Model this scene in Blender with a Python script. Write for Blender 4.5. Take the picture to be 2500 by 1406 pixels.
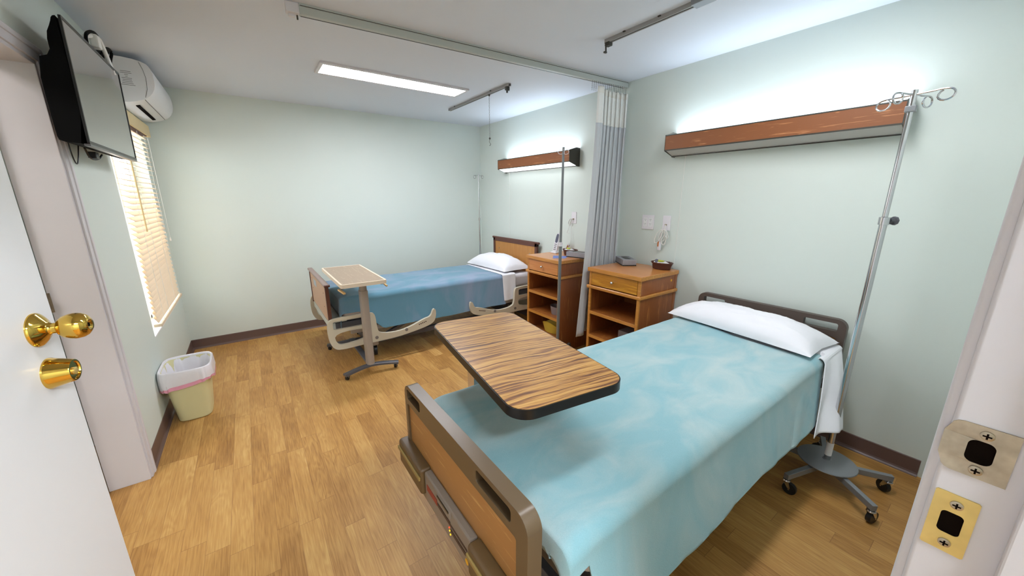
import bpy, bmesh, math, random
from mathutils import Vector, Matrix, noise
from mathutils.geometry import tessellate_polygon
random.seed(7)
for o in list(bpy.data.objects): bpy.data.objects.remove(o)
SC = bpy.context.scene
COL = SC.collection
PI = math.pi

# ------------------------------------------------------------------ camera
CAMZ = 1.486; FPX = 890.0; YAW = 0.6216; PITCH = 0.2419; ROLL = -0.0006
cd = bpy.data.cameras.new('camera'); cam = bpy.data.objects.new('camera', cd); COL.objects.link(cam)
cd.sensor_width = 36; cd.lens = FPX/2500*36; cd.clip_start = 0.02; cd.clip_end = 60
fw = Vector((math.sin(YAW)*math.cos(PITCH), math.cos(YAW)*math.cos(PITCH), -math.sin(PITCH)))
rt = Vector((math.cos(YAW), -math.sin(YAW), 0)); up = rt.cross(fw)
r2 = rt*math.cos(ROLL)+up*math.sin(ROLL); u2 = up*math.cos(ROLL)-rt*math.sin(ROLL)
cam.matrix_world = Matrix(((r2.x,u2.x,-fw.x,0),(r2.y,u2.y,-fw.y,0),(r2.z,u2.z,-fw.z,CAMZ),(0,0,0,1)))
SC.camera = cam
# ------------------------------------------------------------------ world, exposure
SC.view_settings.view_transform = 'Standard'; SC.view_settings.look = 'None'
SC.view_settings.exposure = 1.36; SC.view_settings.gamma = 1.0; SC.view_settings.use_curve_mapping = False
w = bpy.data.worlds.new('daylight'); SC.world = w; w.use_nodes = True
wb = w.node_tree.nodes['Background']; wb.inputs[0].default_value = (0.90, 0.95, 1.0, 1); wb.inputs[1].default_value = 5.0
LAMP_CEIL = 17.0; LAMP_WALL_UP = 3.3; LAMP_WALL_DOWN = 1.3; FILL_HALL = 46.0; LAMP_NEAR = 10.0; FILL_SIDE = 8.0

XR, YB, XL, ZC = 2.797, 4.67, -0.625, 2.44

# ------------------------------------------------------------------ materials
def s2l(c):
    return tuple((x/12.92 if x <= .04045 else ((x+.055)/1.055)**2.4) for x in [v/255 for v in c])+(1,)
def newmat(name):
    m = bpy.data.materials.new(name); m.use_nodes = True
    return m, m.node_tree.nodes, m.node_tree.links, m.node_tree.nodes['Principled BSDF']
def setp(b, rough=.5, metal=0, spec=.5, coat=0, sheen=0, trans=0):
    b.inputs['Roughness'].default_value = rough; b.inputs['Metallic'].default_value = metal
    b.inputs['Specular IOR Level'].default_value = spec; b.inputs['Coat Weight'].default_value = coat
    b.inputs['Sheen Weight'].default_value = sheen; b.inputs['Transmission Weight'].default_value = trans
def plain(name, c, rough=.5, metal=0, spec=.5, var=.04, nscale=6, bump=0, bscale=200, **k):
    m, n, l, b = newmat(name); setp(b, rough, metal, spec, **k)
    tc = n.new('ShaderNodeTexCoord'); nz = n.new('ShaderNodeTexNoise'); nz.inputs['Scale'].default_value = nscale
    nz.inputs['Detail'].default_value = 3
    l.new(tc.outputs['Object'], nz.inputs['Vector'])
    mr = n.new('ShaderNodeMapRange'); mr.inputs[3].default_value = 1-var; mr.inputs[4].default_value = 1+var
    l.new(nz.outputs[0], mr.inputs[0])
    mx = n.new('ShaderNodeVectorMath'); mx.operation = 'SCALE'; mx.inputs[0].default_value = s2l(c)[:3]
    l.new(mr.outputs[0], mx.inputs['Scale']); l.new(mx.outputs[0], b.inputs['Base Color'])
    if bump:
        n2 = n.new('ShaderNodeTexNoise'); n2.inputs['Scale'].default_value = bscale; n2.inputs['Detail'].default_value = 2
        l.new(tc.outputs['Object'], n2.inputs['Vector'])
        bp = n.new('ShaderNodeBump'); bp.inputs['Strength'].default_value = bump; bp.inputs['Distance'].default_value = .002
        l.new(n2.outputs[0], bp.inputs['Height']); l.new(bp.outputs[0], b.inputs['Normal'])
    return m
def ramp(n, stops):
    r = n.new('ShaderNodeValToRGB'); e = r.color_ramp.elements
    while len(e) > len(stops): e.remove(e[-1])
    while len(e) < len(stops): e.new(.5)
    for i, (p, c) in enumerate(stops): e[i].position = p; e[i].color = s2l(c)
    return r
def wood(name, c1, c2, c3=None, axis='Y', scale=1.0, rough=.35, coat=.15, stretch=14, rings=.5, strips=0):
    """grain along `axis` in object space"""
    m, n, l, b = newmat(name); setp(b, rough, coat=coat)
    tc = n.new('ShaderNodeTexCoord'); mp = n.new('ShaderNodeMapping'); s = [stretch*scale]*3
    s['XYZ'.index(axis)] = scale*1.0; mp.inputs['Scale'].default_value = s
    l.new(tc.outputs['Object'], mp.inputs['Vector'])
    nz = n.new('ShaderNodeTexNoise'); nz.inputs['Scale'].default_value = 1.6; nz.inputs['Detail'].default_value = 5
    nz.inputs['Roughness'].default_value = .6; nz.inputs['Distortion'].default_value = .6
    l.new(mp.outputs[0], nz.inputs['Vector'])
    mu = n.new('ShaderNodeMath'); mu.operation = 'MULTIPLY'; mu.inputs[1].default_value = 9
    l.new(nz.outputs[0], mu.inputs[0])
    sn = n.new('ShaderNodeMath'); sn.operation = 'SINE'; l.new(mu.outputs[0], sn.inputs[0])
    m2 = n.new('ShaderNodeMath'); m2.operation = 'MULTIPLY_ADD'; m2.inputs[1].default_value = .5*rings; m2.inputs[2].default_value = .0
    l.new(sn.outputs[0], m2.inputs[0])
    ad = n.new('ShaderNodeMath'); ad.operation = 'ADD'; l.new(m2.outputs[0], ad.inputs[0]); l.new(nz.outputs[0], ad.inputs[1])
    rp = ramp(n, [(.25, c2), (.5, c1), (.78, c3 or c1)]); l.new(ad.outputs[0], rp.inputs[0])
    l.new(rp.outputs[0], b.inputs['Base Color'])
    return m
def emit(name, c, strength):
    m, n, l, b = newmat(name); b.inputs['Base Color'].default_value = s2l(c)
    b.inputs['Emission Color'].default_value = s2l(c); b.inputs['Emission Strength'].default_value = strength
    return m

def floor_mat():
    m, n, l, b = newmat('vinyl_plank'); setp(b, .45, spec=.4)
    tc = n.new('ShaderNodeTexCoord'); sp = n.new('ShaderNodeSeparateXYZ'); l.new(tc.outputs['Object'], sp.inputs[0])
    def M(op, a, bb=None, c=None):
        x = n.new('ShaderNodeMath'); x.operation = op
        for i, v in enumerate((a, bb, c)):
            if v is None: continue
            if isinstance(v, (int, float)): x.inputs[i].default_value = v
            else: l.new(v, x.inputs[i])
        return x.outputs[0]
    u = M('DIVIDE', sp.outputs[0], .0865); row = M('FLOOR', u); fx = M('FRACT', u)
    wn = n.new('ShaderNodeTexWhiteNoise'); wn.noise_dimensions = '1D'; l.new(row, wn.inputs['W'])
    v = M('ADD', M('DIVIDE', sp.outputs[1], .62), M('MULTIPLY', wn.outputs['Value'], 7.3)); cl = M('FLOOR', v); fy = M('FRACT', v)
    cb = n.new('ShaderNodeCombineXYZ'); l.new(row, cb.inputs[0]); l.new(cl, cb.inputs[1])
    w2 = n.new('ShaderNodeTexWhiteNoise'); w2.noise_dimensions = '3D'; l.new(cb.outputs[0], w2.inputs['Vector'])
    # grain
    off = n.new('ShaderNodeVectorMath'); off.operation = 'SCALE'; off.inputs['Scale'].default_value = 13.0; l.new(w2.outputs['Color'], off.inputs[0])
    av = n.new('ShaderNodeVectorMath'); av.operation = 'ADD'; l.new(tc.outputs['Object'], av.inputs[0]); l.new(off.outputs[0], av.inputs[1])
    mp = n.new('ShaderNodeMapping'); mp.inputs['Scale'].default_value = (15, 2.3, 1); l.new(av.outputs[0], mp.inputs['Vector'])
    nz = n.new('ShaderNodeTexNoise'); nz.inputs['Scale'].default_value = 1.0; nz.inputs['Detail'].default_value = 2.5; nz.inputs['Distortion'].default_value = .3
    l.new(mp.outputs[0], nz.inputs['Vector'])
    ring = M('SINE', M('MULTIPLY', nz.outputs[0], 62))
    mp2 = n.new('ShaderNodeMapping'); mp2.inputs['Scale'].default_value = (190, 9, 1); l.new(av.outputs[0], mp2.inputs['Vector'])
    nf = n.new('ShaderNodeTexNoise'); nf.inputs['Scale'].default_value = 1.0; nf.inputs['Detail'].default_value = 3; l.new(mp2.outputs[0], nf.inputs['Vector'])
    mp3 = n.new('ShaderNodeMapping'); mp3.inputs['Scale'].default_value = (9, 3, 1); l.new(av.outputs[0], mp3.inputs['Vector'])
    nb = n.new('ShaderNodeTexNoise'); nb.inputs['Scale'].default_value = 1.0; nb.inputs['Detail'].default_value = 2; l.new(mp3.outputs[0], nb.inputs['Vector'])
    mask = M('SMOOTH_MIN', M('MAXIMUM', M('MULTIPLY', M('SUBTRACT', nb.outputs[0], .42), 3.0), 0.0), 1.0, .2)
    g = M('ADD', M('MULTIPLY', M('MULTIPLY', ring, mask), .10), M('ADD', M('MULTIPLY', M('SUBTRACT', nf.outputs[0], .5), .75), M('MULTIPLY', M('SUBTRACT', nb.outputs[0], .5), .55)))
    t = M('ADD', M('ADD', g, M('MULTIPLY', M('SUBTRACT', w2.outputs['Value'], .5), .30)), .52)
    rp = ramp(n, [(0, (130, 88, 44)), (.3, (164, 117, 60)), (.55, (190, 142, 78)), (.8, (205, 161, 95)), (1, (217, 177, 114))]); l.new(t, rp.inputs[0])
    # seams
    e1 = M('LESS_THAN', fx, .018); e2 = M('LESS_THAN', fy, .004); e = M('MAXIMUM', e1, e2)
    mx = n.new('ShaderNodeMix'); mx.data_type = 'RGBA'; mx.inputs[7].default_value = s2l((128, 82, 48))
    l.new(M('MULTIPLY', e, .55), mx.inputs[0]); l.new(rp.outputs[0], mx.inputs[6]); l.new(mx.outputs[2], b.inputs['Base Color'])
    return m
def fleece(name, a, bcol, scale=3.0, lo=.42, hi=.68):
    m, n, l, b = newmat(name); setp(b, .95, spec=.1, sheen=.25); b.inputs['Sheen Roughness'].default_value = .6
    tc = n.new('ShaderNodeTexCoord')
    nz = n.new('ShaderNodeTexNoise'); nz.inputs['Scale'].default_value = scale; nz.inputs['Detail'].default_value = 5; nz.inputs['Roughness'].default_value = .55; nz.inputs['Distortion'].default_value = .7
    mp = n.new('ShaderNodeMapping'); mp.inputs['Scale'].default_value = (1, 1.6, .35); mp.inputs['Rotation'].default_value = (0, 0, .35)
    l.new(tc.outputs['Object'], mp.inputs[0]); l.new(mp.outputs[0], nz.inputs['Vector'])
    rp = ramp(n, [(lo, a), (hi, bcol)]); l.new(nz.outputs[0], rp.inputs[0])
    nf = n.new('ShaderNodeTexNoise'); nf.inputs['Scale'].default_value = 420; nf.inputs['Detail'].default_value = 2; l.new(tc.outputs['Object'], nf.inputs['Vector'])
    mr = n.new('ShaderNodeMapRange'); mr.inputs[3].default_value = .9; mr.inputs[4].default_value = 1.1; l.new(nf.outputs[0], mr.inputs[0])
    vm = n.new('ShaderNodeVectorMath'); vm.operation = 'SCALE'; l.new(rp.outputs[0], vm.inputs[0]); l.new(mr.outputs[0], vm.inputs['Scale'])
    l.new(vm.outputs[0], b.inputs['Base Color'])
    bp = n.new('ShaderNodeBump'); bp.inputs['Strength'].default_value = .35; bp.inputs['Distance'].default_value = .002
    l.new(nf.outputs[0], bp.inputs['Height']); l.new(bp.outputs[0], b.inputs['Normal'])
    return m
def zebra():
    m, n, l, b = newmat('zebra_laminate'); setp(b, .32, coat=.1)
    b.inputs['Coat Roughness'].default_value = .2
    tc = n.new('ShaderNodeTexCoord'); sp = n.new('ShaderNodeSeparateXYZ'); l.new(tc.outputs['Object'], sp.inputs[0])
    mp = n.new('ShaderNodeMapping'); mp.inputs['Scale'].default_value = (2.2, 7, 1); l.new(tc.outputs['Object'], mp.inputs[0])
    nz = n.new('ShaderNodeTexNoise'); nz.inputs['Scale'].default_value = 1.2; nz.inputs['Detail'].default_value = 2; l.new(mp.outputs[0], nz.inputs['Vector'])
    a1 = n.new('ShaderNodeMath'); a1.operation = 'MULTIPLY_ADD'; a1.inputs[1].default_value = .07; l.new(nz.outputs[0], a1.inputs[0]); l.new(sp.outputs[1], a1.inputs[2])
    cb = n.new('ShaderNodeCombineXYZ'); l.new(a1.outputs[0], cb.inputs[1])
    sx = n.new('ShaderNodeMath'); sx.operation = 'MULTIPLY'; sx.inputs[1].default_value = .03; l.new(sp.outputs[0], sx.inputs[0]); l.new(sx.outputs[0], cb.inputs[0])
    n2 = n.new('ShaderNodeTexNoise'); n2.inputs['Scale'].default_value = 84; n2.inputs['Detail'].default_value = 4; n2.inputs['Roughness'].default_value = .7; l.new(cb.outputs[0], n2.inputs['Vector'])
    rp = ramp(n, [(.34, (88, 54, 38)), (.44, (132, 86, 52)), (.50, (184, 134, 70)), (.62, (206, 160, 92))]); l.new(n2.outputs[0], rp.inputs[0])
    l.new(rp.outputs[0], b.inputs['Base Color'])
    return m
def chrome(name, c, rough=.12):
    return plain(name, c, rough, 1.0, var=.03, nscale=20)
def striped_fabric():
    m, n, l, b = newmat('curtain_cloth'); setp(b, .9, spec=.15, sheen=.1)
    uv = n.new('ShaderNodeUVMap'); sp = n.new('ShaderNodeSeparateXYZ'); l.new(uv.outputs[0], sp.inputs[0])
    cb = n.new('ShaderNodeCombineXYZ'); l.new(sp.outputs[0], cb.inputs[0])
    nz = n.new('ShaderNodeTexNoise'); nz.inputs['Scale'].default_value = 60; nz.inputs['Detail'].default_value = 3; l.new(cb.outputs[0], nz.inputs['Vector'])
    rp = ramp(n, [(.3, (178, 180, 184)), (.5, (200, 202, 205)), (.62, (210, 211, 211)), (.70, (200, 188, 182))]); l.new(nz.outputs[0], rp.inputs[0])
    l.new(rp.outputs[0], b.inputs['Base Color']); return m
def net_mat():
    m, n, l, b = newmat('curtain_net'); setp(b, .9)
    b.inputs['Base Color'].default_value = s2l((236, 234, 228))
    uv = n.new('ShaderNodeUVMap'); vo = n.new('ShaderNodeTexVoronoi'); vo.feature = 'DISTANCE_TO_EDGE'; vo.inputs['Scale'].default_value = 150
    vo.inputs['Randomness'].default_value = .3
    l.new(uv.outputs[0], vo.inputs['Vector'])
    lt = n.new('ShaderNodeMath'); lt.operation = 'LESS_THAN'; lt.inputs[1].default_value = .34; l.new(vo.outputs[0], lt.inputs[0])
    l.new(lt.outputs[0], b.inputs['Alpha']); return m
def weave():
    m, n, l, b = newmat('wicker'); setp(b, .5)
    tc = n.new('ShaderNodeTexCoord'); ck = n.new('ShaderNodeTexWave'); ck.inputs['Scale'].default_value = 55; ck.inputs['Distortion'].default_value = 3
    ck.bands_direction = 'Z'; l.new(tc.outputs['Object'], ck.inputs['Vector'])
    rp = ramp(n, [(.2, (44, 22, 18)), (.7, (98, 52, 38))]); l.new(ck.outputs[0], rp.inputs[0]); l.new(rp.outputs[0], b.inputs['Base Color']); return m

M = {}
M['wall'] = plain('mint_wall_paint', (218, 226, 219), .55, spec=.3, var=.02, nscale=1.5, bump=.08, bscale=260)
M['ceil'] = plain('ceiling_paint', (222, 227, 236), .7, var=.015, nscale=1)
M['floor'] = floor_mat()
M['base'] = plain('brown_vinyl_base', (104, 82, 76), .4, var=.05)
M['trim'] = plain('white_trim_paint', (216, 212, 215), .3, var=.02)
M['door'] = plain('white_door_paint', (222, 220, 220), .35, var=.015, nscale=2)
M['brass'] = plain('polished_brass', (214, 176, 84), .09, 1.0, var=.02)
M['brass_dull'] = plain('worn_brass', (214, 190, 120), .42, .7, var=.22, nscale=45)
M['steel_worn'] = plain('worn_steel', (170, 158, 138), .35, .85, var=.45, nscale=60)
M['darkhole'] = plain('dark_hole', (16, 9, 6), .95, spec=.05, var=.5, nscale=60)
M['chrome'] = chrome('chrome', (205, 205, 208), .13)
M['greymetal'] = plain('silver_grey_paint', (140, 143, 146), .4, .35)
M['darkgrey'] = plain('dark_grey_paint', (92, 92, 98), .45, .2)
M['pole_grey'] = plain('dull_grey_pole', (128, 132, 134), .35, .4)
M['railgrey'] = plain('rail_aluminium', (160, 158, 156), .4, .2)
M['black'] = plain('black_plastic', (16, 16, 17), .35)
M['rubber'] = plain('black_rubber', (22, 22, 24), .4)
M['screen'] = plain('switched_off_screen', (60, 60, 62), .08, spec=1.0, coat=1.0)
M['tvblack'] = plain('matte_black_housing', (7, 7, 8), .7, spec=.1)
M['alu'] = plain('silver_bezel', (120, 120, 122), .3, .8)
M['ac'] = plain('air_conditioner_plastic', (228, 228, 230), .4, var=.01)
M['ink'] = plain('grey_print', (110, 110, 110), .7)
M['blind'] = plain('cream_blind_slat', (236, 214, 186), .5, var=.03, trans=0)
M['valance'] = plain('tan_valance', (222, 200, 150), .45)
M['frame_white'] = plain('window_frame_white', (240, 240, 240), .4)
M['glass'] = None
M['rail_bolt'] = plain('rail_bolt_grey', (128, 120, 116), .5)
M['oak'] = wood('oak_laminate', (196, 142, 78), (178, 122, 62), (210, 160, 96), 'Y', 3.0, .45, .05, 16)
M['oakF'] = wood('oak_foot_panel', (190, 143, 86), (172, 122, 68), (205, 162, 106), 'Y', 3.5, .45, .05, 14, rings=.9)
M['tanboard'] = wood('tan_board', (202, 168, 140), (192, 156, 126), (210, 178, 150), 'Z', 3, .5, .05, 10, rings=.3)
M['maple'] = wood('maple_board', (196, 140, 74), (184, 126, 62), (206, 152, 88), 'Z', 3, .4, .1, 10, rings=.3)
M['mahog'] = plain('dark_brown_edge', (96, 56, 44), .35, var=.1)
M['brownplastic'] = plain('brown_moulded_plastic', (98, 80, 58), .32, var=.03)
M['headplastic'] = plain('dark_taupe_plastic', (80, 66, 58), .42, var=.03)
M['taupe'] = plain('taupe_control_panel', (134, 122, 110), .5)
M['bumper'] = plain('bumper_plastic', (96, 74, 46), .45)
M['strip'] = plain('olive_bumper_strip', (150, 126, 70), .5)
M['beige'] = plain('beige_rail_plastic', (208, 200, 180), .4, var=.02)
M['beigegrey'] = plain('beige_grey_tube', (166, 156, 146), .38, .15)
M['nightwood'] = wood('nightstand_wood', (184, 116, 56), (158, 92, 42), (200, 134, 70), 'Z', 2.2, .3, .3, 11, rings=.5)
M['nightedge'] = wood('nightstand_edge', (204, 142, 66), (186, 122, 52), (216, 158, 84), 'Y', 2.5, .3, .3, 12, rings=.3)
M['nightside'] = wood('nightstand_side', (176, 108, 58), (150, 86, 44), (192, 126, 70), 'Z', 2.0, .3, .3, 9, rings=.7)
M['drawer1'] = wood('golden_drawer', (206, 146, 44), (180, 118, 34), (218, 164, 66), 'Y', 2.5, .3, .3, 12, rings=.5)
M['drawer2'] = wood('orange_drawer', (206, 136, 70), (196, 124, 60), (214, 148, 84), 'Y', 2.5, .3, .3, 12, rings=.2)
M['fixwood'] = wood('light_fixture_wood', (184, 122, 76), (140, 84, 46), (196, 136, 88), 'Y', 2.6, .5, .0, 16, rings=.9)
M['fixdark'] = plain('dark_bronze', (70, 68, 62), .4, .4)
M['lens_off'] = plain('prismatic_lens_off', (200, 196, 190), .6, bump=.6, bscale=500)
M['lens_on'] = emit('lit_diffuser', (240, 248, 255), LAMP_WALL_DOWN)
M['up_on'] = emit('lit_uplight', (225, 240, 255), LAMP_WALL_UP)
M['ceil_on'] = emit('lit_ceiling_panel', (246, 248, 255), LAMP_CEIL)
M['hall_fill_on'] = emit('hall_fill_panel', (236, 245, 255), FILL_HALL)
M['near_on'] = emit('lit_near_panel', (248, 250, 255), LAMP_NEAR)
M['side_fill_on'] = emit('side_fill_panel', (255, 248, 246), FILL_SIDE)
M['blanket1'] = fleece('teal_fleece', (142, 186, 194), (180, 200, 200), 3.6, .40, .72)
M['blanket2'] = fleece('blue_fleece', (98, 142, 162), (134, 152, 176), 2.4, .45, .66)
M['sheet'] = plain('white_cotton', (240, 239, 243), .85, spec=.15, var=.02, bump=.15, bscale=500)
M['vinylmat'] = plain('white_mattress_cover', (222, 218, 222), .4, var=.02)
M['mattblue'] = plain('blue_mattress_cover', (96, 140, 158), .6)
M['zebra'] = zebra()
M['taupelam'] = wood('taupe_laminate', (172, 152, 130), (160, 140, 118), (184, 164, 142), 'Y', 4, .5, .05, 8, rings=.6)
M['cream'] = plain('cream_edge', (232, 216, 194), .4)
M['leverwood'] = plain('tan_lever', (214, 178, 118), .5)
M['track'] = plain('track_paint', (186, 190, 184), .4)
M['cloth'] = striped_fabric(); M['net'] = net_mat()
M['wicker'] = weave()
M['paper'] = plain('white_tissue', (240, 238, 236), .9)
M['lime'] = plain('lime_plastic', (204, 210, 60), .4)
M['tissuebox'] = plain('grey_tissue_box', (150, 148, 152), .5, var=.12, nscale=40)
M['plate'] = plain('white_wall_plate', (232, 228, 232), .35)
M['cord'] = plain('white_cord', (236, 234, 228), .5)
M['orange'] = plain('orange_button', (200, 110, 40), .5)
M['phone'] = plain('white_handset', (226, 224, 228), .4)
M['phonedark'] = plain('grey_handset_face', (86, 86, 104), .4)
M['bluepaper'] = plain('blue_leaflet', (108, 128, 190), .6, var=.2, nscale=30)
M['yellow'] = plain('yellow_plastic', (214, 186, 72), .4)
M['greybasin'] = plain('grey_basin_plastic', (140, 130, 132), .4)
M['bin'] = plain('yellow_cream_plastic', (222, 214, 164), .35)
M['bag'] = plain('white_bin_liner', (236, 232, 236), .3, var=.03, bump=.5, bscale=25)
M['pink'] = plain('pink_drawstring', (232, 160, 180), .45)
M['redprint'] = plain('red_print', (150, 60, 44), .6, var=.3, nscale=90)
M['brownprint'] = plain('brown_print', (70, 48, 38), .6, var=.4, nscale=90)
M['sticker'] = plain('yellow_sticker', (232, 176, 40), .5)
M['bluesticker'] = plain('pale_blue_label', (168, 184, 196), .5)
M['led'] = emit('yellow_led', (255, 200, 40), .5)
M['ledr'] = emit('red_led', (255, 80, 40), .5)
M['white_metal'] = plain('white_channel', (196, 200, 194), .4, .1)
mg, ng, lg, bg = newmat('window_glass'); setp(bg, .02, trans=1.0); bg.inputs['IOR'].default_value = 1.1; M['glass'] = mg

# ------------------------------------------------------------------ mesh helpers
def B(): return bmesh.new()
def box(bm, x0, x1, y0, y1, z0, z1, bev=0.0, seg=2, mat=0):
    r = bmesh.ops.create_cube(bm, size=1.0); vs = r['verts']
    bmesh.ops.scale(bm, vec=(x1-x0, y1-y0, z1-z0), verts=vs)
    bmesh.ops.translate(bm, vec=((x0+x1)/2, (y0+y1)/2, (z0+z1)/2), verts=vs)
    if bev > 0:
        es = list({e for v in vs for e in v.link_edges})
        bmesh.ops.bevel(bm, geom=es, offset=min(bev, .49*min(abs(x1-x0), abs(y1-y0), abs(z1-z0))), segments=seg, affect='EDGES', profile=.5)
def obox(bm, c, size, rotm, bev=0.0):
    r = bmesh.ops.create_cube(bm, size=1.0); vs = r['verts']
    bmesh.ops.scale(bm, vec=size, verts=vs)
    if bev > 0:
        es = list({e for v in vs for e in v.link_edges})
        g = bmesh.ops.bevel(bm, geom=es, offset=bev, segments=2, affect='EDGES', profile=.5)
        vs = list({v for f in g['faces'] for v in f.verts} | {v for v in vs if v.is_valid})
    bmesh.ops.transform(bm, matrix=Matrix.Translation(c) @ rotm.to_4x4(), verts=vs)
def beam(bm, a, b, wd, ht, bev=.002):
    """rectangular bar from a to b, wd horizontal, ht vertical"""
    a, b = Vector(a), Vector(b); d = b-a; L = d.length; x = d.normalized()
    zz = Vector((0, 0, 1)) if abs(x.z) < .99 else Vector((1, 0, 0))
    y = zz.cross(x).normalized(); z = x.cross(y)
    m = Matrix((x, y, z)).transposed()
    obox(bm, (a+b)/2, (L, wd, ht), m, bev)
def sweep(bm, pts, prof, closed=False, cap=True, upv=None):
    pts = [Vector(p) for p in pts]; n = len(pts); rings = []
    T = []
    for i in range(n):
        a = pts[(i-1) % n] if (closed or i > 0) else pts[i]; b = pts[(i+1) % n] if (closed or i < n-1) else pts[i]
        T.append((b-a).normalized() if (b-a).length > 1e-9 else Vector((0, 0, 1)))
    ref = Vector(upv) if upv else (Vector((0, 0, 1)) if abs(T[0].z) < .9 else Vector((1, 0, 0)))
    N = (ref-T[0]*ref.dot(T[0])).normalized()
    for i in range(n):
        if upv: N = Vector(upv); 
        N = (N-T[i]*N.dot(T[i]))
        if N.length < 1e-6: N = T[i].orthogonal()
        N.normalize(); Bn = T[i].cross(N)
        rings.append([bm.verts.new(pts[i]+N*p[0]+Bn*p[1]) for p in prof])
    k = len(prof)
    for i in range(n if closed else n-1):
        r0, r1 = rings[i], rings[(i+1) % n]
        for j in range(k):
            try: bm.faces.new((r0[j], r0[(j+1) % k], r1[(j+1) % k], r1[j]))
            except ValueError: pass
    if cap and not closed:
        bm.faces.new(rings[0][::-1]); bm.faces.new(rings[-1])
def tube(bm, pts, r, seg=10, closed=False):
    sweep(bm, pts, [(r*math.cos(2*PI*i/seg), r*math.sin(2*PI*i/seg)) for i in range(seg)], closed)
def lathe(bm, prof, origin=(0, 0, 0), axis=(0, 0, 1), seg=24):
    """prof [(r, h)] along axis"""
    ax = Vector(axis).normalized(); q = Vector((0, 0, 1)).rotation_difference(ax); o = Vector(origin); rings = []
    for r, h in prof:
        rings.append([bm.verts.new(o+q @ Vector((max(r, 1e-5)*math.cos(2*PI*i/seg), max(r, 1e-5)*math.sin(2*PI*i/seg), h))) for i in range(seg)])
    for a, b in zip(rings, rings[1:]):
        for i in range(seg): bm.faces.new((a[i], a[(i+1) % seg], b[(i+1) % seg], b[i]))
    bm.faces.new(rings[0][::-1]); bm.faces.new(rings[-1])
def cyl(bm, a, b, r, seg=16, r2=None):
    a, b = Vector(a), Vector(b); lathe(bm, [(r, 0), (r if r2 is None else r2, (b-a).length)], a, b-a, seg)
def plate(bm, outer, holes, mapf, t0, t1):
    """flat plate with holes. outer/holes 2d loops, mapf(u,v,t)->xyz"""
    loops = [outer]+holes; flat = [p for L in loops for p in L]
    tri = tessellate_polygon([[Vector((p[0], p[1], 0)) for p in L] for L in loops])
    va = [bm.verts.new(mapf(p[0], p[1], t0)) for p in flat]; vb = [bm.verts.new(mapf(p[0], p[1], t1)) for p in flat]
    for a, b, c in tri:
        for s, fl in ((va, 0), (vb, 1)):
            try: bm.faces.new((s[a], s[b], s[c]) if fl else (s[c], s[b], s[a]))
            except ValueError: pass
    o = 0
    for L in loops:
        k = len(L)
        for i in range(k):
            j = (i+1) % k
            bm.faces.new((va[o+i], va[o+j], vb[o+j], vb[o+i]))
        o += k
    bmesh.ops.recalc_face_normals(bm, faces=bm.faces)
def rrect(x0, x1, y0, y1, r, seg=5):
    r = min(r, (x1-x0)/2*.999, (y1-y0)/2*.999); pts = []
    for cx, cy, a0 in ((x1-r, y1-r, 0), (x0+r, y1-r, 90), (x0+r, y0+r, 180), (x1-r, y0+r, 270)):
        for i in range(seg+1):
            a = math.radians(a0+90*i/seg); pts.append((cx+r*math.cos(a), cy+r*math.sin(a)))
    return pts
def smoothloop(pts, it=2, closed=True):
    for _ in range(it):
        q = []; n = len(pts)
        for i in range(n if closed else n-1):
            a, b = pts[i], pts[(i+1) % n]
            q.append(tuple(a[k]*.75+b[k]*.25 for k in range(len(a)))); q.append(tuple(a[k]*.25+b[k]*.75 for k in range(len(a))))
        if not closed: q = [pts[0]]+q+[pts[-1]]
        pts = q
    return pts
def grid(bm, nu, nv, f, uv=False):
    V = [[bm.verts.new(f(i/(nu-1), j/(nv-1))) for j in range(nv)] for i in range(nu)]
    lay = bm.loops.layers.uv.verify() if uv else None
    for i in range(nu-1):
        for j in range(nv-1):
            fc = bm.faces.new((V[i][j], V[i+1][j], V[i+1][j+1], V[i][j+1]))
            if uv:
                for lp, (a, b) in zip(fc.loops, ((i, j), (i+1, j), (i+1, j+1), (i, j+1))): lp[lay].uv = (a/(nu-1)*(uv[0]), b/(nv-1)*(uv[1]))
    return V
def YZ(x): return None

def finish(name, bm, mat, parent=None, ang=38, mods=()):
    bmesh.ops.remove_doubles(bm, verts=bm.verts, dist=1e-6)
    bmesh.ops.recalc_face_normals(bm, faces=bm.faces)
    me = bpy.data.meshes.new(name)
    o = bpy.data.objects.new(name, me); COL.objects.link(o)
    if parent is not None:
        # parts are written in room coordinates and stored relative to their thing
        pm = parent['_m'] if False else WM[parent.name]
        bmesh.ops.transform(bm, matrix=pm.inverted(), verts=bm.verts)
        o.parent = parent; WM[o.name] = pm
    else:
        WM[o.name] = Matrix()
    flat = set()
    bm.faces.ensure_lookup_table(); bm.faces.index_update()
    for f in bm.faces:
        ar = f.calc_area()
        if ar > .00008:
            ml = max(e.calc_length() for e in f.edges)
            if ar/ml > .0065 and all((len(e.link_faces) != 2) or e.calc_face_angle(0) > .3 or e.calc_face_angle(0) < .01 for e in f.edges): flat.add(f.index)
    bm.faces.index_update()
    bm.to_mesh(me); bm.free()
    me.set_sharp_from_angle(angle=math.radians(ang))
    for i, p in enumerate(me.polygons): p.use_smooth = i not in flat
    me.materials.append(M[mat] if isinstance(mat, str) else mat)
    for k in mods:
        if k[0] == 'solid':
            md = o.modifiers.new('thickness', 'SOLIDIFY'); md.thickness = k[1]; md.offset = k[2]
    if not mods:
        wn_ = o.modifiers.new('weighted_normals', 'WEIGHTED_NORMAL'); wn_.keep_sharp = True; wn_.weight = 80
    return o
WM = {}
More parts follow.
